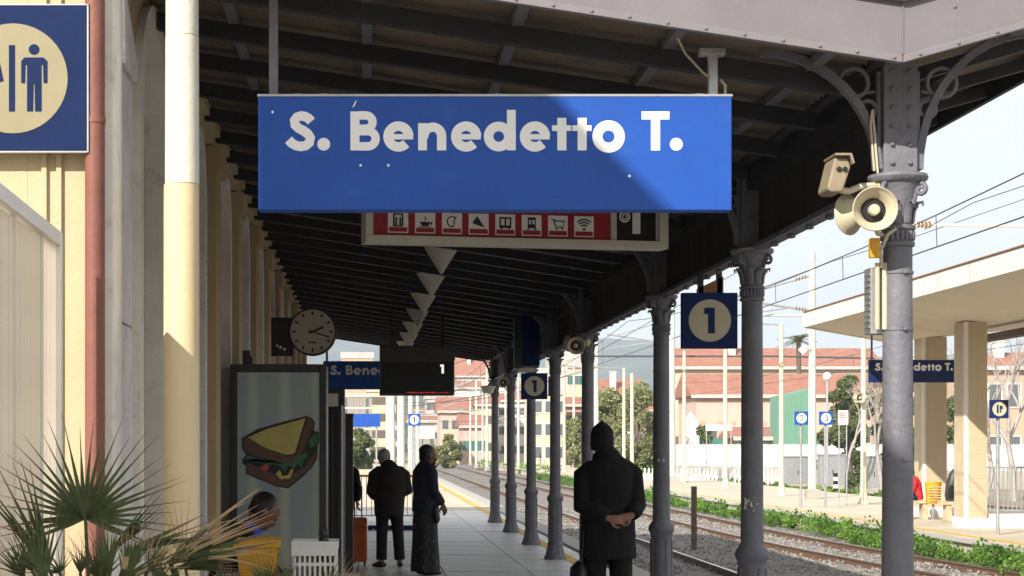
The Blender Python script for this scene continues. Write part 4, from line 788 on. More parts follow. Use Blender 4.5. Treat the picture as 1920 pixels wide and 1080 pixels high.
m = MB(); m.lathe([(.032, 0), (.034, .02), (.034, .2), (.03, .225), (.024, .235)], 18); m.build('body', M['black'], t, 40, local=True)
m = MB(); m.lathe([(.028, .236), (.03, .24), (.03, .275), (.026, .28)], 18); m.build('lid', M['charcoal'], t, 40, local=True)
# ================================================================== PEOPLE
def fuse(mb, name, mt, parent, vox=.012, it=4, fac=.5):
    me = mb.mesh(name, mt); o = bpy.data.objects.new('fuse_tmp', me); C.objects.link(o)
    r = o.modifiers.new('r', 'REMESH'); r.mode = 'VOXEL'; r.voxel_size = vox
    if it: s = o.modifiers.new('s', 'SMOOTH'); s.factor = fac; s.iterations = it
    bpy.context.view_layer.update(); dg = bpy.context.evaluated_depsgraph_get()
    me2 = bpy.data.meshes.new_from_object(o.evaluated_get(dg)); me2.name = name
    bpy.data.objects.remove(o); bpy.data.meshes.remove(me)
    me2.materials.clear(); me2.materials.append(mt); me2.polygons.foreach_set('use_smooth', [True] * len(me2.polygons))
    return place(name, me2, parent)
V = Vector
def hand(m, wrist, d, nrm, curl=.5, thumb=1, s=1.0):
    d = V(d).normalized(); nrm = V(nrm); nrm = (nrm - d * nrm.dot(d)).normalized(); lat = d.cross(nrm) * thumb; w = V(wrist)
    m.tube([w - d * .02, w + d * .02, w + d * .06 * s, w + d * .09 * s], [(.028, .02), (.034, .018), (.041, .016), (.038, .013)], 10, side=lat)
    for k, (off, l) in enumerate(((.030, .072), (.010, .082), (-.011, .076), (-.030, .058))):
        p = w + d * .088 * s + lat * off; q = d.copy(); pts = [p - d * .02, p]
        for j, f in enumerate((.45, .32, .26)):
            ax = d.cross(nrm); q = Matrix.Rotation(-curl * (.7 + .25 * k * .3), 3, ax) @ q; p = p + q * l * f * s; pts.append(p.copy())
        m.tube(pts, [.0095, .0095, .009, .0082, .0062], 8)
    p = w + d * .025 * s + lat * .03; m.tube([p, p + lat * .028 + d * .022, p + lat * .036 + d * .055 - nrm * .01, p + lat * .030 + d * .08 - nrm * .018], [.013, .012, .010, .007], 8)
def head(m, c, f, s=1.0, up=(0, 0, 1)):     # c head centre, f facing direction
    f = V(f).normalized(); up = V(up); up = (up - f * up.dot(f)).normalized(); sd = f.cross(up); c = V(c)
    P = lambda a, b, u: c + (f * a + sd * b + up * u) * s
    m.tube([P(-.005, 0, .118), P(-.006, 0, .105), P(-.004, 0, .07), P(.0, 0, .02), P(.006, 0, -.03), P(.016, 0, -.07), P(.03, 0, -.105), P(.034, 0, -.118)],
           [(.02, .03), (.05, .06), (.072, .09), (.078, .098), (.073, .092), (.062, .08), (.042, .052), (.02, .026)], 16, side=sd)
    m.tube([P(.085, 0, .03), P(.108, 0, -.02), P(.094, 0, -.035)], [.009, .014, .010], 8)
    for q in (-1, 1): m.tube([P(-.01, q * .074, .025), P(-.018, q * .088, .0), P(-.008, q * .078, -.032)], [(.007, .014), (.008, .018), (.006, .010)], 8)
    m.tube([P(.078, -.02, -.066), P(.09, 0, -.068), P(.078, .02, -.066)], [.006, .009, .006], 6)
    return P
def eyes(P, parent):
    for q in (-1, 1):
        m = MB(); p = P(.087, q * .032, .012); m.lathe([(.001, -.009), (.008, -.005), (.010, 0), (.008, .005), (.001, .009)], 10, p); m.build('eye', M['black'], parent, True, local=True)
def body(t, mt, sk, vox=.01):
    m = MB(); s_ = sk
    m.tube(s_['spine'], s_['spr'], 16, side=(1, 0, 0)); P = head(m, s_['head'], s_['face'], up=s_.get('up', (0, 0, 1)))
    m.tube([s_['spine'][-1], V(s_['head']) - V(s_.get('up', (0, 0, 1))) * .07], [.055, .052], 12)
    for k in ('armL', 'armR'):
        sh, el, wr, hd, hn, cu, th = s_[k]; m.tube([sh, V(sh).lerp(V(el), .5), el, V(el).lerp(V(wr), .4), wr], [.055, .048, .040, .039, .027], 10); hand(m, wr, hd, hn, cu, th)
    for k in ('legL', 'legR'):
        hp, kn, an, to = s_[k]; m.tube([hp, V(hp).lerp(V(kn), .5), kn, V(kn).lerp(V(an), .35), an], [.085, .075, .055, .055, .036], 12); m.tube([V(an) + V((0, 0, -.01)), an, V(an).lerp(V(to), .6), to], [.038, .036, .034, .022], 10)
    b = fuse(m, 'body', mt, t, vox, 3, .4); eyes(P, b); return P
def sleeve(m, sh, el, wr, r=(.085, .075, .066, .056)):
    e = V(wr).lerp(V(el), .06); s_ = V(sh); inn = V((s_.x * .30, s_.y, s_.z + .055)); mid = V((s_.x * .74, s_.y, s_.z + .028))
    m.tube([inn, mid, s_ + V((s_.x * .10, 0, -.035)), s_.lerp(V(el), .5), el, V(el).lerp(V(wr), .55), e], [.045, r[0] * .78, r[0] * .98, r[1], r[2], r[2] * .95, r[3]], 14)
def legs(m, sk, r=(.105, .09, .075, .068)):
    for k in ('legL', 'legR'):
        hp, kn, an, to = sk[k]; m.tube([hp, V(hp).lerp(V(kn), .5), kn, V(kn).lerp(V(an), .5), V(an).lerp(V(kn), .06)], [r[0], r[1], r[2], r[3], r[3]], 12)
def shoes(t, sk):
    for k in ('legL', 'legR'):
        hp, kn, an, to = sk[k]; m = MB(); a = V(an); d = (V(to) - a); d.z = 0; d.normalize(); z0 = a.z - .075
        m.tube([a - d * .06 + V((0, 0, -.04)), a + V((0, 0, -.035)), a + d * .09 + V((0, 0, -.045)), a + d * .17 + V((0, 0, -.052)), a + d * .195 + V((0, 0, -.056))], [(.036, .034), (.043, .045), (.047, .036), (.042, .026), (.022, .016)], 12, side=d.cross(V((0, 0, 1)))); m.build('shoe', M['shoe'], t, True, local=True)
# --- man in the black coat, seen from behind, hands clasped on his back
t = thing('person', 'man in long black coat and pointed dark cap seen from behind, hands clasped', 'person', (2.055, 15.0, 0), rad(2))
sk = dict(spine=[(0, 0, .92), (0, .01, 1.1), (0, 0, 1.32), (0, -.01, 1.46), (-.01, 0, 1.53)], spr=[(.15, .10), (.14, .095), (.165, .105), (.13, .08), (.06, .06)], head=(-.045, .045, 1.655), face=(-.12, 1, -.10),
          armL=((-.20, -.01, 1.42), (-.238, -.06, 1.13), (-.03, -.215, 1.03), (1, -.10, -.12), (0, -1, .1), .55, 1), armR=((.20, -.01, 1.42), (.240, -.06, 1.13), (.165, -.19, 1.055), (-1, -.22, -.28), (0, -1, .3), .45, -1),
          legL=((-.10, 0, .93), (-.115, .02, .50), (-.125, 0, .085), (-.15, .16, .03)), legR=((.10, 0, .93), (.115, .02, .50), (.12, 0, .085), (.15, .16, .03)))
body(t, M['skin'], sk, .0065)
m = MB(); m.tube([(.0, 0, .68), (.0, 0, .80), (0, 0, 1.0), (0, .0, 1.15), (0, -.015, 1.30), (0, -.01, 1.42), (-.003, -.005, 1.48), (-.006, 0, 1.525), (-.015, .01, 1.56)], [(.245, .175), (.24, .175), (.232, .165), (.232, .16), (.236, .158), (.232, .145), (.20, .12), (.14, .105), (.09, .085)], 22, side=(1, 0, 0))
sleeve(m, (-.20, -.005, 1.43), V((-.238, -.06, 1.13)), sk['armL'][2], (.083, .082, .077, .058)); sleeve(m, (.20, -.005, 1.44), V((.240, -.06, 1.13)), sk['armR'][2], (.083, .082, .077, .058))
ct = fuse(m, 'coat', M['coat'], t, .011, 5)
m = MB(); m.tube([(-.01, .005, 1.50), (-.02, .01, 1.555), (-.04, .02, 1.605)], [(.15, .12), (.120, .108), (.094, .098)], 18, side=(1, 0, 0)); m.build('collar', M['coat'], ct, 40, local=True)
m = MB(); m.bar((.0, -.1665, .70), (0, -.163, 1.0), .006, .004, (0, 1, 0)); m.build('vent_seam', M['black'], ct, local=True)
m = MB(); legs(m, sk, (.115, .105, .10, .095)); m.tube([(0, 0, .80), (0, 0, .95)], [(.18, .12), (.17, .11)], 14); fuse(m, 'trousers', M['trouser'], t, .013, 3)
shoes(t, sk)
m = MB(); hc = V((-.045, .045, 1.655)); hp = [((.094, .108), -.015, -.05), ((.100, .116), 0, 0), ((.100, .118), .0, .05), ((.098, .112), 0, .09), ((.086, .098), 0, .13), ((.062, .072), .002, .160), ((.034, .040), .002, .180), ((.015, .018), .002, .194), ((.004, .005), .004, .206)]
m.tube([hc + V((0, -.005, z)) for _, _, z in hp], [r for r, _, _ in hp], 20, side=(1, 0, 0)); m.build('cap', M['coat'], t, True, local=True)
t2 = thing('dark_bag', 'black shoulder bag at the left leg of the man in the black coat', 'bag', (1.80, 14.95, 0))
m = MB(); m.tube([(0, 0, .35), (.0, 0, .42), (0, 0, .60), (.015, 0, .66)], [(.07, .12), (.085, .14), (.075, .12), (.03, .06)], 14); m.build('pouch', M['black'], t2, 40, local=True)
m = MB(); m.tube([(.01, -.05, .62), (.03, -.02, .80), (.05, 0, 1.0)], .008, 6); m.build('strap', M['black'], t2, 40, local=True)
# --- older man with grey hair
t = thing('person', 'grey haired person in dark brown jacket standing with back turned', 'person', (.30, 23.6, 0), rad(12))
sk = dict(spine=[(0, 0, .86), (0, .01, 1.0), (0, -.02, 1.18), (0, -.01, 1.32), (0, .02, 1.38)], spr=[(.14, .10), (.14, .10), (.16, .105), (.13, .08), (.06, .06)], head=(-.06, .07, 1.475), face=(.1, 1, -.25),
          armL=((-.19, 0, 1.28), (-.25, -.02, 1.02), (-.15, .18, .95), (.5, 1, .1), (0, 0, -1), .5, 1), armR=((.19, 0, 1.28), (.25, 0, 1.03), (.19, .2, 1.0), (-.4, 1, .2), (0, 0, -1), .5, -1),
          legL=((-.09, 0, .86), (-.10, .01, .46), (-.11, -.01, .085), (-.17, .14, .03)), legR=((.09, 0, .86), (.12, .0, .46), (.14, -.02, .085), (.18, .13, .03)))
body(t, M['skin'], sk, .010)
m = MB(); m.tube([(0, .01, .70), (0, .01, .80), (0, 0, .95), (0, -.02, 1.15), (0, -.02, 1.27), (0, 0, 1.36), (-.01, .02, 1.40)], [(.20, .155), (.205, .16), (.215, .16), (.225, .16), (.205, .14), (.12, .10), (.08, .08)], 20, side=(1, 0, 0))
for k in ('armL', 'armR'): sleeve(m, sk[k][0], sk[k][1], sk[k][2], (.085, .08, .075, .06))
ct = fuse(m, 'jacket', M['jacket'], t, .013, 4)
m = MB(); m.tube([(-.01, -.01, 1.33), (-.015, -.02, 1.39), (-.02, .0, 1.42)], [(.12, .09), (.105, .085), (.07, .06)], 14, side=(1, 0, 0)); m.build('hood', M['jacket'], ct, True, local=True)
m = MB(); legs(m, sk, (.105, .09, .078, .075)); m.tube([(0, 0, .74), (0, 0, .9)], [(.16, .11), (.15, .11)], 14); fuse(m, 'trousers', M['trouser'], t, .013, 3); shoes(t, sk)
m = MB(); hc = V((-.06, .06, 1.475)); m.tube([hc + V((0, -.03, z)) for z in (-.06, -.02, .03, .08, .112, .13)], [(.066, .05), (.08, .075), (.085, .095), (.074, .085), (.045, .055), (.01, .01)], 16, side=(1, 0, 0)); m.build('hair', M['hairg'], t, True, local=True)
# --- woman in blue jacket and long patterned skirt, facing right, hand at her face
t = thing('person', 'woman in navy jacket and long patterned skirt standing with a hand at her face', 'person', (.735, 22.3, 0), rad(-62))
sk = dict(spine=[(0, 0, .90), (0, .0, 1.04), (0, -.01, 1.22), (0, -.01, 1.36), (0, .01, 1.42)], spr=[(.14, .10), (.12, .09), (.14, .10), (.11, .07), (.05, .05)], head=(0, .05, 1.525), face=(.05, 1, -.12),
          armL=((-.165, 0, 1.33), (-.21, .03, 1.10), (-.10, .17, 1.34), (.4, -.1, 1), (.3, -1, 0), .4, 1), armR=((.165, 0, 1.33), (.20, .02, 1.06), (.15, .17, .90), (0, .4, -1), (1, 0, 0), .4, 1),
          legL=((-.08, 0, .88), (-.08, .02, .47), (-.09, .0, .085), (-.11, .14, .03)), legR=((.08, 0, .88), (.08, .0, .47), (.09, -.02, .085), (.11, .13, .03)))
body(t, M['skindk'], sk, .010)
m = MB(); m.tube([(0, .01, .80), (0, .01, .90), (0, 0, 1.03), (0, -.01, 1.20), (0, -.01, 1.32), (0, 0, 1.40), (0, .01, 1.44)], [(.19, .17), (.185, .165), (.17, .145), (.185, .15), (.17, .125), (.10, .09), (.065, .065)], 20, side=(1, 0, 0))
for k in ('armL', 'armR'): sleeve(m, sk[k][0], sk[k][1], sk[k][2], (.075, .068, .062, .05))
fuse(m, 'jacket', M['navyjk'], t, .013, 4)
m = MB(); prof = [(.19, .18, .05), (.185, .175, .2), (.17, .16, .45), (.165, .155, .7), (.16, .14, .88)]; n = 40; rings = []
for (a, b, z) in prof:
    rings.append([(a * (1 + .06 * math.sin(7 * 2 * math.pi * j / n) * (1 - z)) * math.cos(2 * math.pi * j / n), b * (1 + .06 * math.sin(7 * 2 * math.pi * j / n) * (1 - z)) * math.sin(2 * math.pi * j / n), z) for j in range(n)])
m.add([p for r_ in rings for p in r_], [(i * n + j, i * n + (j + 1) % n, (i + 1) * n + (j + 1) % n, (i + 1) * n + j) for i in range(len(prof) - 1) for j in range(n)]); m.build('skirt', M['floral'], t, True, local=True); shoes(t, sk)
m = MB(); hc = V((0, .035, 1.53)); m.tube([hc + V((0, q, z)) for z, q in ((-.12, -.055), (-.06, -.045), (-.01, -.025), (.05, -.015), (.095, -.01), (.118, -.01), (.13, -.01))], [(.055, .04), (.08, .06), (.088, .085), (.086, .10), (.066, .08), (.035, .045), (.01, .01)], 16, side=(1, 0, 0)); m.build('hair', M['hairb'], t, True, local=True)
p = W(818, 960, 22.2); t2 = thing('shoulder_bag', 'small black bag hanging at the right side of the woman in the patterned skirt', 'bag', (p.x, 22.2, p.z))
m = MB(); m.tube([(0, 0, -.14), (0, 0, -.10), (-.01, 0, .05), (-.03, 0, .09)], [(.03, .06), (.05, .10), (.045, .09), (.02, .05)], 12); m.build('pouch', M['black'], t2, True, local=True)
m = MB(); m.tube([(-.02, 0, .07), (-.06, 0, .3), (-.10, 0, .50)], .008, 6); m.build('strap', M['black'], t2, True, local=True)
# --- person half hidden behind the cabinets, holding the suitcase
t = thing('person', 'person in black mostly hidden behind the dark cabinets, beside the orange suitcase', 'person', (-.36, 24.1, 0), rad(-20))
sk = dict(spine=[(0, 0, .88), (0, .01, 1.02), (0, 0, 1.2), (0, 0, 1.34), (0, .01, 1.40)], spr=[(.14, .10), (.13, .09), (.15, .10), (.12, .08), (.055, .055)], head=(0, .03, 1.50), face=(0, 1, 0),
          armL=((-.18, 0, 1.3), (-.22, .0, 1.05), (-.2, .12, .85), (0, .3, -1), (1, 0, 0), .4, -1), armR=((.18, 0, 1.3), (.235, .0, 1.08), (.20, .10, .88), (0, .3, -1), (-1, 0, 0), .5, 1),
          legL=((-.09, 0, .88), (-.09, .01, .46), (-.10, 0, .085), (-.12, .14, .03)), legR=((.09, 0, .88), (.09, .01, .46), (.10, 0, .085), (.12, .14, .03)))
body(t, M['skin'], sk, .012)
m = MB(); m.tube([(0, .01, .76), (0, .0, .95), (0, -.01, 1.15), (0, -.01, 1.3), (0, 0, 1.38), (0, .01, 1.42)], [(.19, .15), (.19, .145), (.205, .145), (.19, .125), (.11, .09), (.07, .07)], 18, side=(1, 0, 0))
for k in ('armL', 'armR'): sleeve(m, sk[k][0], sk[k][1], sk[k][2], (.08, .075, .068, .055))
fuse(m, 'coat', M['coat'], t, .014, 4); m = MB(); legs(m, sk); m.tube([(0, 0, .76), (0, 0, .92)], [(.15, .11), (.14, .10)], 12); fuse(m, 'trousers', M['trouser'], t, .015, 3); shoes(t, sk)
m = MB(); hc = V((0, .02, 1.50)); m.tube([hc + V((0, -.02, z)) for z in (-.06, 0, .05, .10, .13)], [(.07, .06), (.086, .09), (.084, .095), (.06, .07), (.01, .01)], 14, side=(1, 0, 0)); m.build('hair', M['hairb'], t, True, local=True)
# --- seated figures
def seated(label, loc, rz, skinm, top, bottom, collar=None, hair='hairb', hs=.46, vox=.010, lean=.0, sc=1.0):
    t = thing('person', label, 'person', loc, rz); t.scale = (sc, sc, sc)
    h = hs
    sk = dict(spine=[(0, 0, h + .08), (0, .02 + lean * .2, h + .24), (0, .05 + lean * .5, h + .42), (0, .09 + lean * .9, h + .55), (0, .12 + lean, h + .60)], spr=[(.15, .11), (.13, .095), (.15, .105), (.12, .08), (.055, .055)], head=(0, .19 + lean * 1.15, h + .70), face=(0, 1, -.85), up=(0, .7, 1),
              armL=((-.18, .07 + lean * .7, h + .50), (-.22, .14 + lean, h + .24), (-.12, .36 + lean, h + .30), (.4, 1, 0), (0, 0, -1), .5, 1), armR=((.18, .07 + lean * .7, h + .50), (.22, .14 + lean, h + .24), (.12, .36 + lean, h + .30), (-.4, 1, 0), (0, 0, -1), .5, -1),
              legL=((-.10, .02, h + .08), (-.13, .44, h + .06), (-.13, .42, .085), (-.14, .58, .03)), legR=((.10, .02, h + .08), (.13, .44, h + .06), (.13, .40, .085), (.14, .56, .03)))
    P = body(t, M[skinm], sk, vox); m = MB(); sp = sk['spine']; m.tube([V(sp[0]) - V((0, 0, .06))] + sp, [(.17, .13), (.18, .135), (.165, .125), (.185, .135), (.15, .10), (.075, .075)], 18, side=(1, 0, 0))
    for k in ('armL', 'armR'): sleeve(m, sk[k][0], sk[k][1], sk[k][2], (.08, .075, .068, .055))
    tp = fuse(m, 'jacket', M[top], t, .013, 4); m = MB(); legs(m, sk, (.10, .09, .078, .07)); m.tube([(0, -.02, h + .06), (0, .08, h + .09)], [(.17, .09), (.17, .09)], 12); fuse(m, 'trousers', M[bottom], t, .014, 3); shoes(t, sk)
    m = MB(); q = [P(-.028, 0, z) for z in (-.05, 0, .045, .09, .118, .132)]; m.tube(q, [(.074, .07), (.085, .085), (.086, .095), (.068, .08), (.038, .05), (.008, .01)], 16, side=(1, 0, 0)); m.build('hair', M[hair], t, True, local=True)
    if collar: m = MB(); m.tube([V(sp[3]) + V((0, .01, 0)), V(sp[4]) + V((0, .02, .02))], [(.12, .095), (.07, .07)], 16, side=(1, 0, 0)); m.build('collar', M[collar], tp, True, local=True)
    return t
def stool(label, loc, h):
    s = thing('stool', label, 'stool', loc); m = MB(); m.lathe([(.15, h - .035), (.165, h - .03), (.165, h - .005), (.15, h)], 20); m.build('seat', M['charcoal'], s, 40, local=True)
    for k in range(4): a = math.pi / 4 + k * math.pi / 2; m = MB(); m.tube([(.11 * math.cos(a), .11 * math.sin(a), h - .035), (.16 * math.cos(a), .16 * math.sin(a), 0)], .013, 8); m.build('leg', M['chrome'], s, 40, local=True)
seated('dark haired person with blue collar sitting bent forward before the sandwich machine', (-.95, 11.45, 0), rad(-75), 'skindk', 'coat', 'trouser', 'bluecloth', hs=.505, lean=.08)
stool('stool under the person sitting before the sandwich machine', (-.95, 11.45, 0), .545)
# ================================================================== PLATFORM 2
zs = lambda x: CH + (2.85 + .095 * abs(x - 14.5))
XL, XRr, YC0, YC1 = 11.6, 18.6, 20.0, 48.6
t = thing('concrete_canopy', 'pale concrete butterfly canopy over the second platform', 'canopy', (14.5, 40, P2))
m = MB()
for (x0, x1) in ((XL, 14.5), (14.5, XRr)):
    yA = YC1 - (2.2 if x0 == XL else 0); yB = YC1 - (0 if x0 == XL else 0)
    m.add([(x0, YC0, zs(x0)), (x1, YC0, zs(x1)), (x1, yB, zs(x1)), (x0, yA, zs(x0)), (x0, YC0, zs(x0) + .2), (x1, YC0, zs(x1) + .2), (x1, yB, zs(x1) + .2), (x0, yA, zs(x0) + .2)], [(0, 3, 2, 1), (4, 5, 6, 7), (0, 1, 5, 4), (2, 3, 7, 6), (3, 0, 4, 7), (1, 2, 6, 5)])
m.build('slab', M['soffit'], t)
m = MB(); m.box(XL - .08, XL - .002, YC0, YC1 - 2.2, zs(XL) - .03, zs(XL) + .36); m.build('edge_band', M['canopywhite'], t)
m = MB(); m.add([(XL - .08, YC1 - 2.19, zs(XL) - .03), (14.4, YC1 + .05, zs(14.4) - .03), (14.4, YC1 + .15, zs(14.4) - .03), (XL - .08, YC1 - 2.08, zs(XL) - .03), (XL - .08, YC1 - 2.19, zs(XL) + .36), (14.4, YC1 + .05, zs(14.4) + .3), (14.4, YC1 + .15, zs(14.4) + .3), (XL - .08, YC1 - 2.08, zs(XL) + .36)], [(0, 3, 2, 1), (4, 5, 6, 7), (0, 1, 5, 4), (1, 2, 6, 5), (2, 3, 7, 6), (3, 0, 4, 7)]); m.build('end_band', M['canopywhite'], t)
m = MB(); m.box(XL - .11, XL - .0, YC0, YC1 - 2.2, zs(XL) + .361, zs(XL) + .385); m.build('edge_flashing', M['rust'], t)
for k in range(9): m = MB(); y = 22 + k * 2.9; m.box(XL - .084, XL - .081, y, y + .03, zs(XL) - .02, zs(XL) + .35); m.build('joint', M['concrete'], t)
m = MB(); m.box(15.4, 15.75, YC0, 45.5, zs(15.4) - .34, zs(15.4) - .18); m.box(15.9, 16.0, YC0, 45.5, zs(15.9) - .25, zs(15.9) - .15); m.build('cable_duct', M['bark'], t)
for (x, y, wd, lab) in ((15.4, 47.7, .65, 'behind the bench with the dark bag'), (14.2, 41.0, .52, 'with the steel balustrade beside it'), (13.7, 28.5, .55, 'out of the picture on the right')):
    q = thing('tiled_pillar', 'sand coloured tiled pillar of the second platform canopy, ' + lab, 'pillar', (x, y, P2), group='tiled canopy pillars')
    m = MB(); m.box(x - wd / 2, x + wd / 2, y, y + .8, P2 + .25, zs(x) - .005); m.build('core', M['brick2'], q, False, .02)
    m = MB(); m.box(x - wd / 2 - .04, x + wd / 2 + .04, y - .04, y + .84, P2, P2 + .25); m.build('plinth', M['canopywhite'], q, False, .01)
    m = MB(); m.box(x - wd / 2 - .006, x - wd / 2 + .07, y - .006, y + .1, P2 + .251, zs(x) - .01); m.build('corner_strip', M['canopywhite'], q)
    s = MB(); s.box(-(wd - .14) / 4 + .006, (wd - .14) / 4 - .006, -.004, .0, 0, .052); sm = s.mesh('tile', M['brick2']); z = P2 + .3; r_ = 0
    if y < 46 and y > 30 or y > 46:
        while z < zs(x) - .1:
            for c_ in range(2): o = place('tile', sm, q); o.location = (-wd / 2 + .09 + (wd - .14) * (.25 + .5 * c_), R.uniform(-.006, 0), z - P2)
            z += .062 if wd < .6 else .07; r_ += 1
# balustrade
t = thing('balustrade', 'grey steel balustrade on a low white base right of the tiled pillars', 'railing', (15.6, 41.0, P2))
m = MB(); m.box(14.5, 17.6, 40.95, 41.35, P2, P2 + .34); m.build('base', M['canopywhite'], t, False, .01)
m = MB(); m.bar((14.5, 41.1, P2 + 1.42), (17.6, 41.1, P2 + 1.42), .05, .05); m.bar((14.5, 41.1, P2 + .42), (17.6, 41.1, P2 + .42), .04, .04); m.build('rails', M['chrome'], t)
m = MB(); m.box(-.012, .012, -.012, .012, .44, 1.4); bm2 = m.mesh('baluster', M['chrome'])
for k in range(30): o = place('baluster', bm2, t); o.location = (-1.05 + k * .104, .1, 0)
# benches, bin, bag, red person
def bench(label, x, y):
    t = thing('bench', label, 'bench', (x, y, P2), group='concrete benches'); m = MB(); m.box(-.45, .45, -.2, .2, .42, .50); m.build('seat', M['brick2'], t, False, .01, local=True)
    for q in (-.25, .25): m = MB(); m.box(q - .07, q + .07, -.16, .16, 0, .42); m.build('leg', M['brick2'], t, False, .01, local=True)
bench('sand coloured bench under the person in red', W(1714, 0, 46).x, 46); bench('sand coloured bench carrying the dark backpack', W(1795, 0, 45).x, 45)
seated('person in a red jacket sitting on a bench on the second platform', (W(1722, 0, 46).x, 46, P2), rad(70), 'skindk', 'redcloth', 'trouser', hs=.50, vox=.014)
p = W(1786, 0, 45); t = thing('backpack', 'dark grey backpack standing on the bench between the tiled pillars', 'backpack', (p.x, 45, P2 + .5))
m = MB(); m.tube([(0, 0, .02), (0, 0, .15), (.02, 0, .45), (.06, 0, .70), (.08, 0, .82)], [(.17, .14), (.2, .16), (.19, .15), (.15, .12), (.07, .06)], 14); m.build('sack', M['charcoal'], t, 60, local=True)
m = MB(); m.tube([(-.05, -.14, .1), (-.04, -.15, .3), (-.03, -.12, .42)], [(.1, .04), (.12, .05), (.06, .02)], 10, side=(1, 0, 0)); m.build('pocket', M['coat'], t, 60, local=True)
m = MB(); m.tube([(.08, -.1, .7), (.2, -.1, .5), (.17, -.08, .2)], .025, 8); m.build('strap', M['black'], t, 60, local=True)
p = W(1752, 0, 45.5); t = thing('litter_bin', 'yellow litter bin hanging on the tiled pillar', 'bin', (p.x, 45.6, P2 + .42)); t.scale = (.68, .68, 1)
m = MB(); m.lathe([(.24, 0), (.27, .04), (.30, .52), (.31, .53), (.31, .57), (.28, .57), (.27, .5)], 18); m.build('basket', M['yellowpl'], t, 40, local=True)
m = MB()
for k in range(6): m.box(-.26, .26, -.31, -.298, .08 + k * .07, .10 + k * .07)
m.build('slots', M['wallyel'], t, local=True)
m = MB(); m.tube([(0, 0, -.42), (0, 0, .02)], .05, 10); m.build('post', M['chrome'], t, local=True)
# masts, lamp posts
def post(name, label, px, pyb, Y, r, pytop, mt='postcream', zb=P2, arm=None, foot=True, cat='post', group='slim cream lamp posts', lean=0):
    x = W(px, 0, Y).x; zt = W(0, pytop, Y).z; t = thing(name, label, cat, (x, Y, zb), group=group)
    m = MB(); m.tube([(0, 0, 0), (lean, 0, zt - zb)], [r, r * .75], 14); m.build('shaft', M[mt], t, 40, local=True)
    if foot: m = MB(); m.lathe([(r * 1.9, 0), (r * 1.9, .06), (r * 1.3, .10), (r * 1.25, .35), (r * 1.02, .4)], 12); m.build('foot', M[mt] if mt == 'postcream' else M['concrete'], t, 40, local=True)
    if arm:
        m = MB(); m.tube([(0, 0, zt - zb - .03), (arm, 0, zt - zb + .02)], .03, 8); m.build('arm', M['chrome'], t, 40, local=True)
        m = MB(); m.tube([(arm * .95, 0, zt - zb + .0), (arm * 1.25, 0, zt - zb + .08), (arm * 1.5, 0, zt - zb + .02)], [(.05, .12), (.06, .16), (.03, .10)], 10, side=(0, 0, 1)); m.build('lamp_head', M['chrome'], t, 40, local=True)
    return t
post('lamp_post', 'cream lamp post with arm left of the tall mast', 1465, 930, 67, .10, 608, arm=-.75)
post('lamp_post', 'cream lamp post carrying a loudspeaker, left of the nearest column', 1619, 945, 58, .10, 600)
post('lamp_post', 'cream lamp post between the second and third columns, right hand one', 1360, 915, 79, .11, 655)
post('lamp_post', 'cream lamp post just right of the third column', 1283, 900, 92, .11, 650)
post('lamp_post', 'cream lamp post left of the third column in front of the bushes', 1185, 890, 110, .13, 700)
post('lamp_post', 'cream lamp post left of the fourth column', 1058, 880, 130, .12, 690)
post('lamp_post', 'cream lamp post behind the man in the black coat', 1170, 888, 118, .12, 690, arm=-1.6)
horn('white horn loudspeaker on a cream lamp post beyond the track', W(1607, 745, 57.8), (-.9, -.4, 0), .17, .28, W(1617, 752, 58)); horn('white horn loudspeaker facing the camera on a cream lamp post', W(1614, 746, 57.6), (.3, -1, 0), .16, .26, W(1618, 752, 58))
def cmast(label, px, Y, r, zb, h, arms=True, side=-1):
    x = W(px, 0, Y).x; t = thing('catenary_mast', label, 'mast', (x, Y, zb), group='catenary masts')
    m = MB(); m.tube([(0, 0, 0), (0, 0, h)], [r, r * .72], 16); m.build('shaft', M['mast'], t, 40, local=True)
    m = MB(); m.box(-r * 1.5, r * 1.5, -r * 1.5, r * 1.5, 0, .35); m.build('foot', M['concrete'], t, False, .02, local=True)
    if arms:
        z0 = h - 2.1; m = MB(); m.tube([(0, 0, z0), (side * 3.3, 0, z0 + .5)], .045, 8); m.tube([(0, 0, z0 + 1.3), (side * 2.9, 0, z0 + .45)], .035, 8); m.tube([(side * .9, 0, z0 + .1), (side * 3.4, 0, z0 - .25)], .03, 8); m.build('cantilever', M['chrome'], t, 40, local=True)
        m = MB()
        for (za, sl2) in ((z0, .15), (z0 + 1.3, -.29)):
            for k in range(4): a_ = .25 + k * .11; m.lathe([(.03, -.03), (.085, 0), (.03, .03)], 10, (side * a_, 0, za + sl2 * a_), 'x')
        m.build('insulators', M['rust'], t, 40, local=True)
    return t
cmast('tall pale catenary mast beside the end of the concrete canopy', 1523, 63.7, .155, P2, 8.9)
cmast('pale catenary mast right of the third column', 1260, 90, .19, P2, 9.2)
cmast('pale catenary mast beside the fourth column', 1118, 126, .2, P2, 9.4)
for k, (px, Y, r) in enumerate(((752, 88, .21), (770, 100, .16), (735, 108, .2), (727, 126, .16), (783, 130, .15))):
    cmast(['thick white mast behind the standing pair, widest of its cluster', 'white mast just right of the widest one behind the standing pair', 'white mast left of the widest one behind the standing pair', 'leftmost white mast of the cluster behind the standing pair', 'slim white mast below the distant number sign'][k], px, Y, r, -.05, 9, k == 0, 1)
rr = random.Random(5)
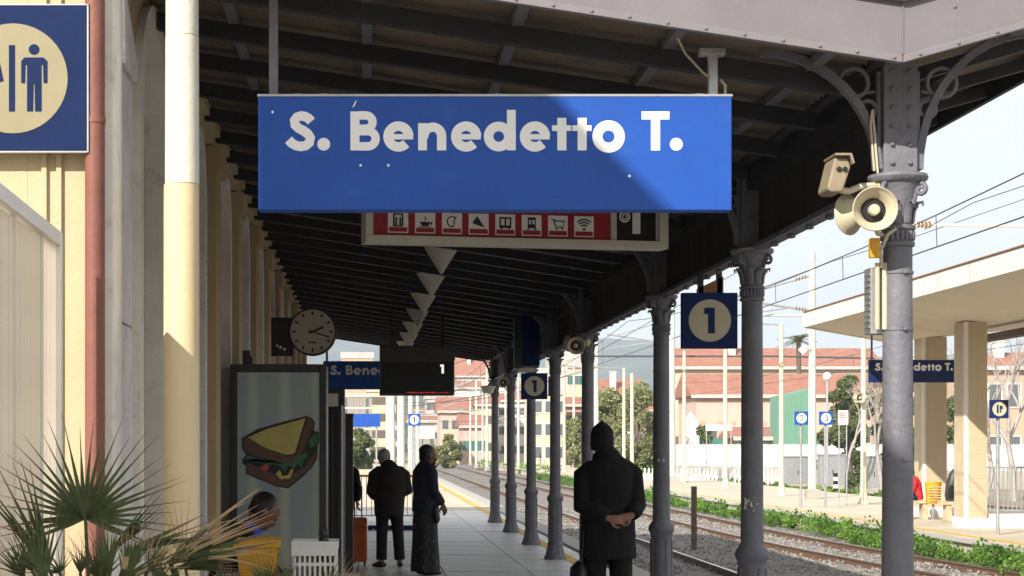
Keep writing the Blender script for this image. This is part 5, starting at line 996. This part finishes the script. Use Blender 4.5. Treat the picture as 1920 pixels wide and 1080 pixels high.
for k, (px, Y) in enumerate(((882, 190), (893, 165), (905, 205), (913, 150), (948, 175), (972, 150), (985, 185), (1018, 165), (1076, 150), (1008, 215), (868, 240))):
    cmast('distant thin mast among the poles between the far columns, number %s from the left' % ['third', 'fourth', 'fifth', 'sixth', 'seventh', 'eighth', 'ninth', 'eleventh', 'twelfth', 'tenth', 'second'][k] if False else
          ['thin mast over the far tracks left of the farthest column', 'thin mast close left of the farthest column', 'thin distant mast left of the farthest column, beside the shorter one', 'thin mast touching the farthest column', 'thin mast between the two farthest columns', 'thin mast between the seventh and sixth columns, left hand', 'thin mast between the seventh and sixth columns, right hand', 'thin mast between the sixth and fifth columns, right hand', 'thin mast between the fifth and fourth columns', 'thin mast between the sixth and fifth columns, left hand', 'most distant thin mast above the curve of the tracks'][k], px, Y, .13, -.6, rr.uniform(6.5, 9), k % 3 == 0, -1)
# overhead line
def wire(label, pts, r=.011, name='overhead_wire'): m = MB(); m.tube(pts, r, 5, False); o = m.build(name, M['wire']); tag(o, label, 'wire', 'overhead wires'); return o
def sagline(a, b, sag, n=12): a, b = V(a), V(b); return [a.lerp(b, i / n) - V((0, 0, sag * 4 * (i / n) * (1 - i / n))) for i in range(n + 1)]
zc = CH + 3.3; zm = CH + 4.5
for (x, nm) in ((9.5, 'sunlit track'), (5.47, 'nearest track'), (21.5, 'track behind the second platform')):
    wire('contact wire over the ' + nm, [(x, 12, zc), (x, 64, zc), (x, 126, zc), (x, 240, zc)], .013)
    t = thing('messenger_wire', 'sagging upper wire with droppers over the ' + nm, 'wire', (x, 30, zc), group='messenger wires')
    m = MB(); pts = []
    for (y0, y1) in ((12, 64), (64, 126), (126, 240)): pts += sagline((x, y0, zm), (x, y1, zm), .75)
    m.tube(pts, .012, 5, False); m.build('wire', M['wire'], t)
    for (y0, y1) in ((12, 64), (64, 126)):
        for k in range(1, 9):
            f = k / 9; y = y0 + (y1 - y0) * f; m = MB(); m.tube([(x, y, zc), (x, y + .05, zm - .75 * 4 * f * (1 - f))], .008, 4); m.build('dropper', M['wire'], t)
wire('slanting feeder wire high in the sky right of the nearest column', [W(1733, 430, 40), W(1825, 380, 40), W(1960, 335, 40)], .012)
wire('thin wire crossing the sky behind the nearest column', [W(1400, 555, 60), W(1560, 490, 60), W(1720, 442, 60), W(1960, 360, 60)], .014)
wire('wire rising to the right between the third and second columns', [W(1100, 672, 90), W(1225, 600, 80), W(1400, 500, 70)], .016)
for k, (pa, pb, Y_) in enumerate((((735, 752), (935, 742), 110), ((720, 772), (905, 768), 130), ((760, 700), (960, 640), 90), ((752, 764), (1118, 690), 100), ((800, 790), (1010, 778), 160))):
    wire(['upper thin wire behind the departure board', 'lower thin wire above the pink house right of the pair', 'wire rising from the widest white mast to the right', 'long wire from the white masts towards the fourth column', 'distant low wire between the far masts'][k], sagline(W(pa[0], pa[1], Y_), W(pb[0], pb[1], Y_), .25), .022)
wire('level cross wire between the masts in front of the red roofs', [W(1110, 668, 92), W(1260, 668, 92), W(1460, 668, 92), W(1640, 672, 92)], .05)
t = thing('tubular_arm', 'long horizontal pale tube in the sky right of the nearest column', 'tube', W(1700, 421, 46))
m = MB(); m.tube([W(1700, 421, 46), W(1960, 425, 46)], .045, 10); m.build('tube', M['mast'], t, 40)
m = MB()
for k in range(4): m.lathe([(.04, -.04), (.10, 0), (.04, .04)], 10, W(1722 + k * 7, 421.3, 46), 'x')
m.build('insulators', M['rust'], t, 40)
m = MB(); m.tube([W(1990, 425, 46) + V((0, 0, -7.4)), W(1990, 360, 46)], .15, 12); m.build('support_mast', M['mast'], t, 40)
t = thing('tubular_arm', 'pale horizontal tube ending at the tip of the concrete canopy', 'tube', W(1430, 592, 66))
m = MB(); m.tube([W(1420, 591, 64), W(1523, 592, 63.7)], .05, 10); m.build('tube', M['mast'], t, 40)
t = thing('wooden_post', 'short brown post standing in the ballast between the tracks', 'post', (W(1302, 0, 38).x, 38, RZ - .15))
m = MB(); x = t.location.x; m.box(x - .055, x + .055, 38, 38.1, RZ - .15, W(0, 912, 38).z); m.build('upright', M['bark'], t, False, .006); m = MB(); m.box(x + .012, x + .03, 37.99, 37.999, RZ + .3, W(0, 914, 38).z); m.build('reflector', M['rust'], t)
# info boards
t = thing('timetable_board', 'white timetable board on two thin posts beyond the tall mast', 'sign', W(1581, 783, 56)); x, _, z = t.location
m = MB(); m.box(x - .16, x + .16, 56, 56.03, z - .23, z + .23); m.build('panel', M['white'], t); m = MB()
for k in range(5): m.box(x - .12, x + .05 + .02 * (k % 3), 55.99, 55.999, z + .13 - k * .07, z + .15 - k * .07)
m.build('print', M['red'], t)
for q in (-.12, .12): m = MB(); m.tube([(x + q, 56.04, P2), (x + q, 56.04, z + .2)], .02, 8); m.build('post', M['chrome'], t)
t = thing('platform_info_sign', 'long white sign on thin posts in front of the pink house', 'sign', W(1348, 802, 100)); x, _, z = t.location
m = MB(); m.box(x - .75, x + .75, 100, 100.04, z - .16, z + .16); m.build('panel', M['white'], t)
for q in (-.7, .7): m = MB(); m.tube([(x + q, 100.05, P2 - .2), (x + q, 100.05, z + .1)], .03, 8); m.build('post', M['chrome'], t)
t = thing('diamond_sign', 'white diamond board fixed to the left of the tall mast', 'sign', W(1505, 656, 63.5)); x, _, z = t.location
m = MB(); m.poly([(x - .17, z), (x, z - .17), (x + .17, z), (x, z + .17)], 63.45, 63.5); m.build('panel', M['white'], t); m = MB(); m.bar((x + .05, 63.52, z), (W(1523, 0, 63.7).x, 63.6, z), .04, .04); m.build('arm', M['chrome'], t)
t = thing('globe_lamp', 'round white globe street lamp in front of the green tree', 'lamp', W(1551, 706, 80)); x, _, z = t.location
m = MB(); m.lathe([(.02, -.2), (.12, -.165), (.19, -.06), (.19, .06), (.12, .165), (.02, .2)], 18, (x, 80, z)); m.build('globe', M['white'], t, True); m = MB(); m.tube([(x, 80, -.6), (x, 80, z - .19)], .05, 8); m.build('post', M['chrome'], t, 40)
# ================================================================== FENCES
def pickets(L, h, pitch, w):
    m = MB(); x = 0
    while x < L - .01: m.poly([(x, 0), (x + w, 0), (x + w, h - .08), (x + w / 2, h), (x, h - .08)], -.02, .02); x += pitch
    m.box(0, L, .021, .06, h * .25, h * .25 + .12); m.box(0, L, .021, .06, h * .75, h * .75 + .12); return m
A, B = V((20.5, 122, 0)), V((38, 96, 0)); L_ = (B - A).length; n = int(L_ / 2.4); d = (B - A).normalized()
t = thing('picket_fence', 'long white precast picket fence in front of the houses', 'fence', (A.x, A.y, .2)); me = pickets(2.3, 1.5, .19, .15).mesh('panel', M['fence']); me2 = MB().box(-.09, .09, -.09, .09, -1.0, 1.5).mesh('post', M['fence']); me3 = MB().box(-.05, 2.35, -.12, .12, -1.05, -.02).mesh('footing', M['concrete'])
for k in range(n):
    o = place('panel', me, t); o.location = d * (k * 2.4); o.rotation_euler = (0, 0, math.atan2(d.y, d.x)); o = place('post', me2, t); o.location = d * (k * 2.4 - .05); o = place('footing', me3, t); o.location = d * (k * 2.4); o.rotation_euler = (0, 0, math.atan2(d.y, d.x))
me = MB(); 
for k in range(11): me.box(k * .22, k * .22 + .09, 0, .09, 0, .85); me.bar((k * .22 + .04, .05, .1), (k * .22 + .26, .05, .7), .05, .06)
me = me.mesh('panel', M['fence']); t = thing('lattice_fence', 'low pale lattice fence of short posts along the far side of the second platform', 'fence', W(1200, 0, 97) * 1.0); t.location.z = P2 - .2
for k in range(3): o = place('panel', me, t); o.location = (k * 2.42, -k * .8, 0); o.rotation_euler = (0, 0, -.3)
for k, (px, py, Y, w_, h_) in enumerate(((1497, 870, 92, 1.4, 1.5), (1562, 872, 90, 1.3, 1.6), (1640, 880, 84, .9, 1.55))):
    c = W(px, 0, Y); t = thing('grey_cabinet', ['grey equipment cabinet left of the number two sign', 'grey equipment cabinet right of the tall mast', 'grey equipment cabinet behind the loudspeaker lamp post'][k], 'cabinet', (c.x, Y, -.5), group='grey equipment cabinets')
    m = MB(); m.box(-w_ / 2, w_ / 2, 0, .6, .12, h_); m.build('body', M['chrome'], t, False, .02, local=True); m = MB(); m.box(-w_ / 2 - .05, w_ / 2 + .05, -.05, .65, h_ + .001, h_ + .07); m.build('lid', M['chrome'], t, local=True); m = MB(); m.box(-.03, .0, -.02, -.001, h_ * .4, h_ * .55); m.build('handle', M['black'], t, local=True); m = MB(); m.box(-w_ / 2 - .06, w_ / 2 + .06, -.08, .68, -.2, .119); m.build('plinth', M['concrete'], t, local=True)
# striped marker
c = W(1567, 0, 74); t = thing('striped_post', 'short black and white striped post by the track behind the second platform', 'post', (c.x, 74, -.5))
for k in range(6): m = MB(); m.add([tuple(v) for v in MB().box(-.09, .09, 0, .06, k * .16, k * .16 + .158).v], MB().box(0, 1, 0, 1, 0, 1).f); m.build('band', M['black' if k % 2 else 'white'], t, local=True)
# ================================================================== BUILDINGS
def house(name, label, px0, px1, pe, pr, Y, depth, wm, rm, rows=2, cols=4, roof='gable', zb=-.8, wh=1.1, ww=.8, wcol='glass', group=None, frame=True, hip=.0):
    x0, x1 = W(px0, 0, Y).x, W(px1, 0, Y).x; ze = W(0, pe, Y).z; zr_ = W(0, pr, Y).z; cx = (x0 + x1) / 2
    t = thing(name, label, 'building', (cx, Y, zb), group=group); a, b = x0 - cx, x1 - cx; ze -= zb; zr_ -= zb
    m = MB(); m.box(a, b, 0, depth, 0, ze); m.build('wall', M[wm], t, local=True)
    o_ = .45; m = MB()
    if roof == 'flat': m.box(a - .2, b + .2, -.2, depth + .2, ze + .002, zr_); m.build('parapet', M[rm], t, local=True)
    else:
        h = hip * (b - a) / 2; A_ = [(a - o_, -o_, ze + .01), (b + o_, -o_, ze + .01), (b + o_, depth + o_, ze + .01), (a - o_, depth + o_, ze + .01), (a - o_ + h, depth / 2, zr_), (b + o_ - h, depth / 2, zr_)]
        m.add(A_, [(0, 1, 5, 4), (2, 3, 4, 5), (1, 2, 5), (3, 0, 4), (3, 2, 1, 0)]); rf = m.build('roof', M[rm], t, local=True)
        m = MB(); m.box(a - o_ - .02, b + o_ + .02, -o_ - .06, -o_ - .002, ze - .14, ze + .12); m.build('gutter', M['offwhite'], rf, local=True)
        if (b - a) > 5: m = MB(); cxx = a + (b - a) * .3; m.box(cxx, cxx + .6, depth * .3, depth * .3 + .6, ze + .2, zr_ + .6); m.box(cxx - .08, cxx + .68, depth * .3 - .08, depth * .3 + .68, zr_ + .602, zr_ + .7); m.build('chimney', M['wallwhite'], rf, local=True)
    if rows and cols:
        wb = MB(); wb.box(-ww / 2, ww / 2, -.02, .06, 0, wh); me = wb.mesh('window', M[wcol])
        fbm = MB(); fbm.box(-ww / 2 - .12, -ww / 2, -.05, .0, -.1, wh + .1); fbm.box(ww / 2, ww / 2 + .12, -.05, .0, -.1, wh + .1); fbm.box(-ww / 2, ww / 2, -.05, 0, wh, wh + .1); fbm.box(-ww / 2, ww / 2, -.08, 0, -.1, 0); fm = fbm.mesh('frame', M['wallwhite'])
        st = (ze - .6) / rows; hh = sum(map(ord, label)) % 4; shm = MB().box(-ww * .24, ww * .24, -.06, -.005, 0, wh).mesh('shutter', M[('bark', 'teal', 'shutter', 'wallwhite')[hh]]) if hh < 3 else None
        for r_ in range(rows):
            for c_ in range(cols):
                o = place('window', me, t); o.location = (a + (b - a) * (c_ + .5) / cols, 0, .6 + st * r_ + max(0, (st - wh) * .45))
                if frame: place('frame', fm, o)
                if shm:
                    for sg in (-1, 1): q_ = place('shutter', shm, o); q_.location = (sg * (ww * .78 + .02), 0, 0)
    return t
house('long_house', 'long building with red tiled roof and pale band behind the pink house', 1262, 1650, 690, 648, 165, 9, 'wallyel', 'tile', 2, 9)
hp_ = house('pink_house', 'pink house with red tiled roof and white gable behind the picket fence', 1305, 1650, 743, 697, 142, 8, 'pink', 'tile', 1, 6, wh=1.3, ww=.9)
m = MB(); m.box(-7.6, 6, -.4, -.05, 1.6, 3.0); m.build('teal_parapet', M['teal'], hp_, local=True)
m = MB(); m.poly([(-8.6, 0), (-7.35, 0), (-7.35, 4.2), (-8.0, 5.1), (-8.6, 4.2)], -1.0, -.45); m.build('white_gable', M['wallwhite'], hp_, local=True)
for k in range(6):
    for sg in (-1, 1): xx = -7.46 + 14.92 * (k + .5) / 6 + sg * .72; m = MB(); m.box(xx - .2, xx + .2, -.07, -.03, 3.05, 4.35); m.build('window_shutter', M['wallor'], hp_, local=True)
for (x, mt_) in ((-3.1, 'wallor'), (-1.3, 'glass')): m = MB(); m.box(x, x + .9, -.09, -.06, 2.9, 4.3); m.build('shutter', M[mt_], hp_, local=True)
house('low_roof_shed', 'low shed with sloping red roof in front of the pink house', 1385, 1470, 822, 800, 125, 5, 'brick2', 'tile', 1, 2, frame=False)
c = W(1492, 0, 122); t = thing('green_shed', 'tall green corrugated metal shed beside the pink house', 'shed', (c.x, 122, -.8))
zt0 = W(0, 742, 122).z + .8; zt1 = W(0, 728, 122).z + .8
m = MB(); m.poly([(-1.0, 0), (1.15, 0), (1.15, zt1), (-1.0, zt0)], 0, 3.5); m.build('cladding', M['green'], t, local=True)
for k in range(11): m = MB(); x = -.95 + k * .2; m.box(x, x + .06, -.03, -.001, .1, zt0 - .05 + (zt1 - zt0) * k / 11); m.build('rib', M['green'], t, local=True)
house('orange_house', 'orange house with balconies at the right edge behind bare branches', 1848, 1990, 690, 655, 118, 8, 'wallor', 'tile', 2, 4, wh=1.5)
house('yellow_house', 'ochre house seen between the tiled pillars', 1690, 1835, 712, 680, 132, 8, 'wallor', 'tile', 2, 4)
house('pale_house', 'pale rendered house between the sixth and fifth columns', 1000, 1060, 740, 690, 175, 9, 'wallyel', 'wallgrey', 3, 3, 'flat')
house('brick_house', 'house with low red roof behind the bushes left of the third column', 1122, 1232, 770, 706, 180, 14, 'pink', 'tile', 1, 5, hip=.35)
house('ochre_block', 'ochre block beyond the fifth column', 1040, 1105, 690, 655, 215, 9, 'wallyel', 'wallgrey', 4, 4, 'flat')
rr = random.Random(21); walls = ['pink', 'wallwhite', 'wallyel', 'wallgrey', 'wallor', 'wallwhite']
wd = {'pink': 'pink', 'wallwhite': 'white', 'wallyel': 'yellow', 'wallgrey': 'grey', 'wallor': 'orange'}
town = [(858, 925, 706, 668, 330, 'wallgrey', 'tile', 3, 5, 'gable', 'broad grey block under an orange roof, seen in the curve of the bracket'), (826, 880, 772, 742, 230, 'pink', 'tile', 2, 3, 'gable', 'pink house with dark windows right of the standing pair'),
        (868, 905, 800, 776, 210, 'pink', 'tile', 1, 3, 'gable', 'low pink house above the curve of the tracks'), (690, 742, 735, 728, 260, 'wallyel', 'wallyel', 4, 5, 'flat', 'yellow apartment block below the dark name board'), (645, 692, 745, 738, 240, 'wallwhite', 'wallgrey', 6, 4, 'flat', 'white apartment block at the left below the dark name board'),
        (640, 700, 672, 660, 420, 'wallor', 'wallgrey', 2, 6, 'flat', 'long orange block on the hill above the dark name board'), (855, 900, 728, 712, 300, 'wallwhite', 'tile', 2, 4, 'gable', 'white house under the broad grey block'), (800, 850, 748, 738, 290, 'wallgrey', 'wallgrey', 4, 5, 'flat', 'grey block behind the pink house'),
        (895, 935, 760, 740, 250, 'wallyel', 'tile', 2, 3, 'gable', 'yellow house beside the farthest column'), (930, 985, 752, 735, 260, 'wallwhite', 'tile', 3, 4, 'gable', 'white house between the two farthest columns'), (975, 1005, 720, 708, 320, 'wallor', 'wallgrey', 4, 3, 'flat', 'orange block behind the sixth column'), (905, 960, 720, 704, 380, 'wallwhite', 'tile', 3, 5, 'gable', 'white house behind the farthest columns, higher up'),
        (770, 815, 790, 778, 200, 'wallwhite', 'tile', 1, 3, 'gable', 'low white house between the masts'), (1062, 1100, 760, 742, 190, 'wallor', 'tile', 2, 3, 'gable', 'orange house between the fifth and fourth columns')]
for (a, b, e, r_, Y, wm, rm, ro, co, kind, lb) in town: house('town_house', lb, a, b, e, r_, Y, 10, wm, rm, ro, co, kind, -1, 1.15, .8, group='houses of the town', frame=False)
# ================================================================== HILLS
def hills(name, Y, px0, px1, f, mt, depth):
    m = MB(); n = 90; k = 14
    for i in range(n + 1):
        px = px0 + (px1 - px0) * i / n
        for j in range(k + 1):
            q = j / k; y = Y - depth + depth * q; x = (px - VX) * Y / F * (1 - .2 * (1 - q)); zt = W(0, f(px), Y).z
            m.v.append((x, y, -2 + (zt + 2) * (q ** .75) * (1 + .05 * mathutils.noise.noise((x * .01, y * .01, 3)) * (1 - q) * 4)))
    for i in range(n):
        for j in range(k): a = i * (k + 1) + j; m.f.append((a, a + k + 1, a + k + 2, a + 1)); m.mi.append(0)
    o = struct(name, m, M[mt], True); return o
hills('hills', 2300, -600, 2600, lambda px: 668 - 34 * math.exp(-((px - 1160) / 120) ** 2) - 34 * math.exp(-((px - 640) / 130) ** 2) + 8 * mathutils.noise.noise((px * .02, 1, 0)) + 5 * mathutils.noise.noise((px * .07, 5, 0)), 'hill', 900)
hills('hills', 900, 500, 1150, lambda px: 742 - 40 * math.exp(-((px - 760) / 120) ** 2) - 26 * math.exp(-((px - 950) / 70) ** 2) + 6 * mathutils.noise.noise((px * .03, 2, 0)), 'hill', 350)
# ================================================================== VEGETATION
def leafcloud(m, centres, n, size, rr, flat=1.0):
    for _ in range(n):
        c, r_ = centres[rr.randrange(len(centres))]
        d = V((rr.gauss(0, 1), rr.gauss(0, 1), rr.gauss(0, 1) * flat)).normalized() * r_ * rr.random() ** .38; p = V(c) + d
        u = V((rr.uniform(-1, 1), rr.uniform(-1, 1), rr.uniform(-.6, 1))).normalized(); w = u.cross(V((rr.uniform(-1, 1), rr.uniform(-1, 1), rr.uniform(-1, 1)))).normalized(); s_ = size * rr.uniform(.6, 1.3)
        m.add([p - w * s_ * .38, p + u * s_ * .5, p + w * s_ * .38, p - u * s_ * .5], [(0, 1, 2, 3)])
def tree(label, px, pytop, pybase, Y, wpx, mt, seed, n=5200, size=.22, zb=-.8, name='leafy_tree', low=False):
    rr = random.Random(seed); b = W(px, 0, Y); zt = W(0, pytop, Y).z; rw = wpx * Y / F / 2; h = zt - zb
    t = thing(name, label, 'tree', (b.x, Y, zb)); tr = MB(); cs = []; tr.tube([(0, 0, 0), (.05, 0, h * .3), (-.05, 0, h * .6)], [h * .035, h * .025, h * .012], 8)
    for k in range(34):
        u_ = rr.uniform(-1, 1); a = rr.uniform(0, 6.28); z = h * ((.48 + .42 * u_) if low else (.60 + .34 * u_)); rd = rw * math.sqrt(max(.05, 1 - u_ * u_)) * rr.uniform(.15, .92); c = V((rd * math.cos(a), rd * math.sin(a), z)); cs.append((c, rw * rr.uniform(.16, .40)))
        if k < 9: tr.tube([(0, 0, h * rr.uniform(.18, .5)), c * .55 + V((0, 0, h * .1)), c], [h * .012, h * .008, h * .004], 6)
    tr.build('trunk', M['bark'], t, 40, local=True); m = MB(); leafcloud(m, cs, int(n * 1.7), size * .8, rr, .8); m.build('crown', M[mt], t, local=True); return t
tree('round dark green tree right of the tall mast', 1592, 690, 0, 96, 118, 'tree', 1, 8500, .24, low=True)
tree('green tree behind the nearest column, between mast and pillars', 1690, 700, 0, 100, 100, 'tree', 2, 6500, .26, low=True)
tree('green tree seen between the two tiled pillars', 1795, 735, 0, 105, 84, 'tree', 3, 5000, .26, low=True)
tree('yellow green tree left of the third column', 1195, 715, 0, 135, 120, 'treelt', 4, 7500, .32, low=True)
tree('pale green bushy tree behind the cap of the man in black', 1140, 730, 0, 140, 120, 'treelt', 5, 7500, .32, low=True)
tree('small green tree between the fifth and fourth columns', 1083, 775, 0, 150, 60, 'treelt', 6, 3600, .32, low=True)
tree('dark shrub tree right of the standing pair above the tracks', 838, 812, 0, 170, 56, 'treelt', 7, 2600, .34, low=True)
tree('grey green tree under the blank blue board', 676, 800, 0, 120, 76, 'tree', 8, 4200, .3, low=True)
tree('small shrub in front of the pink house', 1320, 795, 0, 128, 60, 'tree', 9, 3000, .26, low=True)
def shrubs(name, label, spots, seed, n, size, mt):
    rr = random.Random(seed); m = MB(); cs = [(V(c), r_) for c, r_ in spots]; leafcloud(m, cs, n, size, rr, .8); tag(m.build(name, M[mt]), label, 'plants', kind='stuff')
rr = random.Random(77); sp = []
y = 22.0
while y < 120:
    dens = .35 + .65 * (mathutils.noise.noise((y * .23, 3.3, 0)) > -.25); h = max(.08, .27 + .24 * mathutils.noise.noise((y * .6, 1.7, 0)) + .16 * mathutils.noise.noise((y * 1.9, 5.7, 0)))
    for q in range(3):
        if rr.random() < dens: sp.append(((rr.uniform(10.95, 11.75), y + rr.uniform(-.2, .2), RZ - .08 + h * rr.uniform(.3, .9)), h * rr.uniform(.45, .8)))
    y += .27 + y * .004
shrubs('weeds', 'strip of bright green weeds between the sunlit track and the second platform', sp, 5, 36000, .07, 'weed')
shrubs('weeds', 'darker stalks and old growth among the bright green weeds by the sunlit track', [((c_[0], c_[1], c_[2] + .03), r_ * 1.15) for c_, r_ in sp[::4]], 8, 7000, .085, 'weeddk')
sp = [((rr.uniform(18, 30), rr.uniform(118, 150), -.5), rr.uniform(.5, 1.3)) for _ in range(60)] + [((rr.uniform(19.4, 20.6), rr.uniform(60, 110), -.5), rr.uniform(.15, .4)) for _ in range(60)] + [((rr.uniform(12, 15), rr.uniform(128, 190), -.5), rr.uniform(.3, .8)) for _ in range(40)]
shrubs('ground_cover', 'low green bushes and grass along the far tracks', sp, 6, 11000, .22, 'weed')
# palm in the far garden
c = W(1497, 0, 150); t = thing('garden_palm', 'feathery palm rising above the red roofs left of the tall mast', 'palm', (c.x, 150, -.8)); zt = W(0, 640, 150).z + .8
m = MB(); m.tube([(0, 0, 0), (.1, 0, zt * .5), (0, 0, zt)], [.3, .22, .2], 10); m.build('trunk', M['bark'], t, 40, local=True)
rr = random.Random(9)
for k in range(22):
    a = k * 2.4; el = rr.uniform(-.2, 1.2); m = MB(); L_ = rr.uniform(1.5, 2.1); d = V((math.cos(a) * math.cos(el), math.sin(a) * math.cos(el), math.sin(el)))
    for q in range(12):
        f = q / 12; p = d * L_ * f + V((0, 0, zt - .9 * f * f)); s_ = d.cross(V((0, 0, 1))).normalized()
        for sg in (-1, 1): m.add([p, p + d * .12, p + s_ * sg * .42 * (1 - f * .6) + d * .25 - V((0, 0, .12))], [(0, 1, 2)])
    m.build('frond', M['tree'], t, local=True)
# bare trees at the right
def bare(label, px, Y, h, seed):
    rr = random.Random(seed); b = W(px, 0, Y); t = thing('bare_tree', label, 'tree', (b.x, Y, -.6)); m = MB()
    def grow(p, d, l, r_, k):
        q = p + d * l * .5 + V((rr.uniform(-.05, .05), rr.uniform(-.05, .05), 0)) * l; e = q + (d + V((rr.uniform(-.2, .2), rr.uniform(-.2, .2), .08))).normalized() * l * .5
        m.tube([p, q, e], [r_, r_ * .85, r_ * .65], 5, False)
        if k: 
            for _ in range(rr.choice((2, 3))): grow(e, (d + V((rr.uniform(-.7, .7), rr.uniform(-.7, .7), rr.uniform(-.1, .4)))).normalized(), l * rr.uniform(.6, .8), r_ * .6, k - 1)
    grow(V((0, 0, 0)), V((rr.uniform(-.1, .1), 0, 1)).normalized(), h * .36, h * .022, 5); m.build('branches', M['barkpale'], t, 40, local=True)
bare('bare pale tree at the right edge behind the second platform', 1900, 70, 6.6, 1); bare('bare pale tree beside the navy square sign', 1850, 76, 5.8, 2); bare('thin bare tree just right of the loudspeaker lamp post', 1655, 78, 5.6, 4); bare('thin bare tree between tall mast and lamp post', 1585, 82, 5.2, 5)

# more of the town climbing the hillside
rr = random.Random(41)
ONES = ['', 'first', 'second', 'third', 'fourth', 'fifth', 'sixth', 'seventh', 'eighth', 'ninth', 'tenth', 'eleventh', 'twelfth', 'thirteenth', 'fourteenth', 'fifteenth', 'sixteenth', 'seventeenth', 'eighteenth', 'nineteenth']
TENS = {20: 'twent', 30: 'thirt', 40: 'fort'}
def nth(i): return ONES[i] if i < 20 else (TENS[i] + 'ieth' if i % 10 == 0 else TENS[i // 10 * 10] + 'y-' + ONES[i % 10])
pxs = sorted(rr.uniform(640, 1100) for _ in range(46))
for k in range(46):
    px = pxs[k]; row = rr.random(); Y = 300 + 480 * row; pe = 815 - 108 * row + rr.uniform(-8, 8); w_ = rr.uniform(13, 30); h_ = rr.uniform(10, 22); wm = rr.choice(walls)
    zb = W(0, pe + h_, Y).z; flat = rr.random() < .35
    house('hillside_house', 'small %s house with %s on the hillside, %s from the left' % (wd[wm], 'flat roof' if flat else 'red tiled roof', nth(k + 1)), px - w_ / 2, px + w_ / 2, pe, pe - rr.uniform(5, 9), Y, 9, wm, 'tile' if not flat else 'wallgrey', 2, rr.choice((2, 3)), 'flat' if flat else 'gable', zb - 6, 1.2, .9, group='small houses packed on the hillside', frame=False)
# the air
m = MB(); m.box(-2750, 2750, -75, 2750, -2.2, 190); hz = m.build('haze', None); tag(hz, 'pale haze over the distant hills', 'haze', kind='stuff')
hm = bpy.data.materials.new('haze'); hm.use_nodes = True; hn = hm.node_tree; hn.nodes.remove(hn.nodes['Principled BSDF'])
pv = hn.nodes.new('ShaderNodeVolumePrincipled'); pv.inputs['Color'].default_value = (.72, .85, 1, 1); pv.inputs['Density'].default_value = 0.00036; pv.inputs['Anisotropy'].default_value = 0.0
hn.links.new(pv.outputs[0], hn.nodes['Material Output'].inputs['Volume']); hz.data.materials.clear(); hz.data.materials.append(hm)
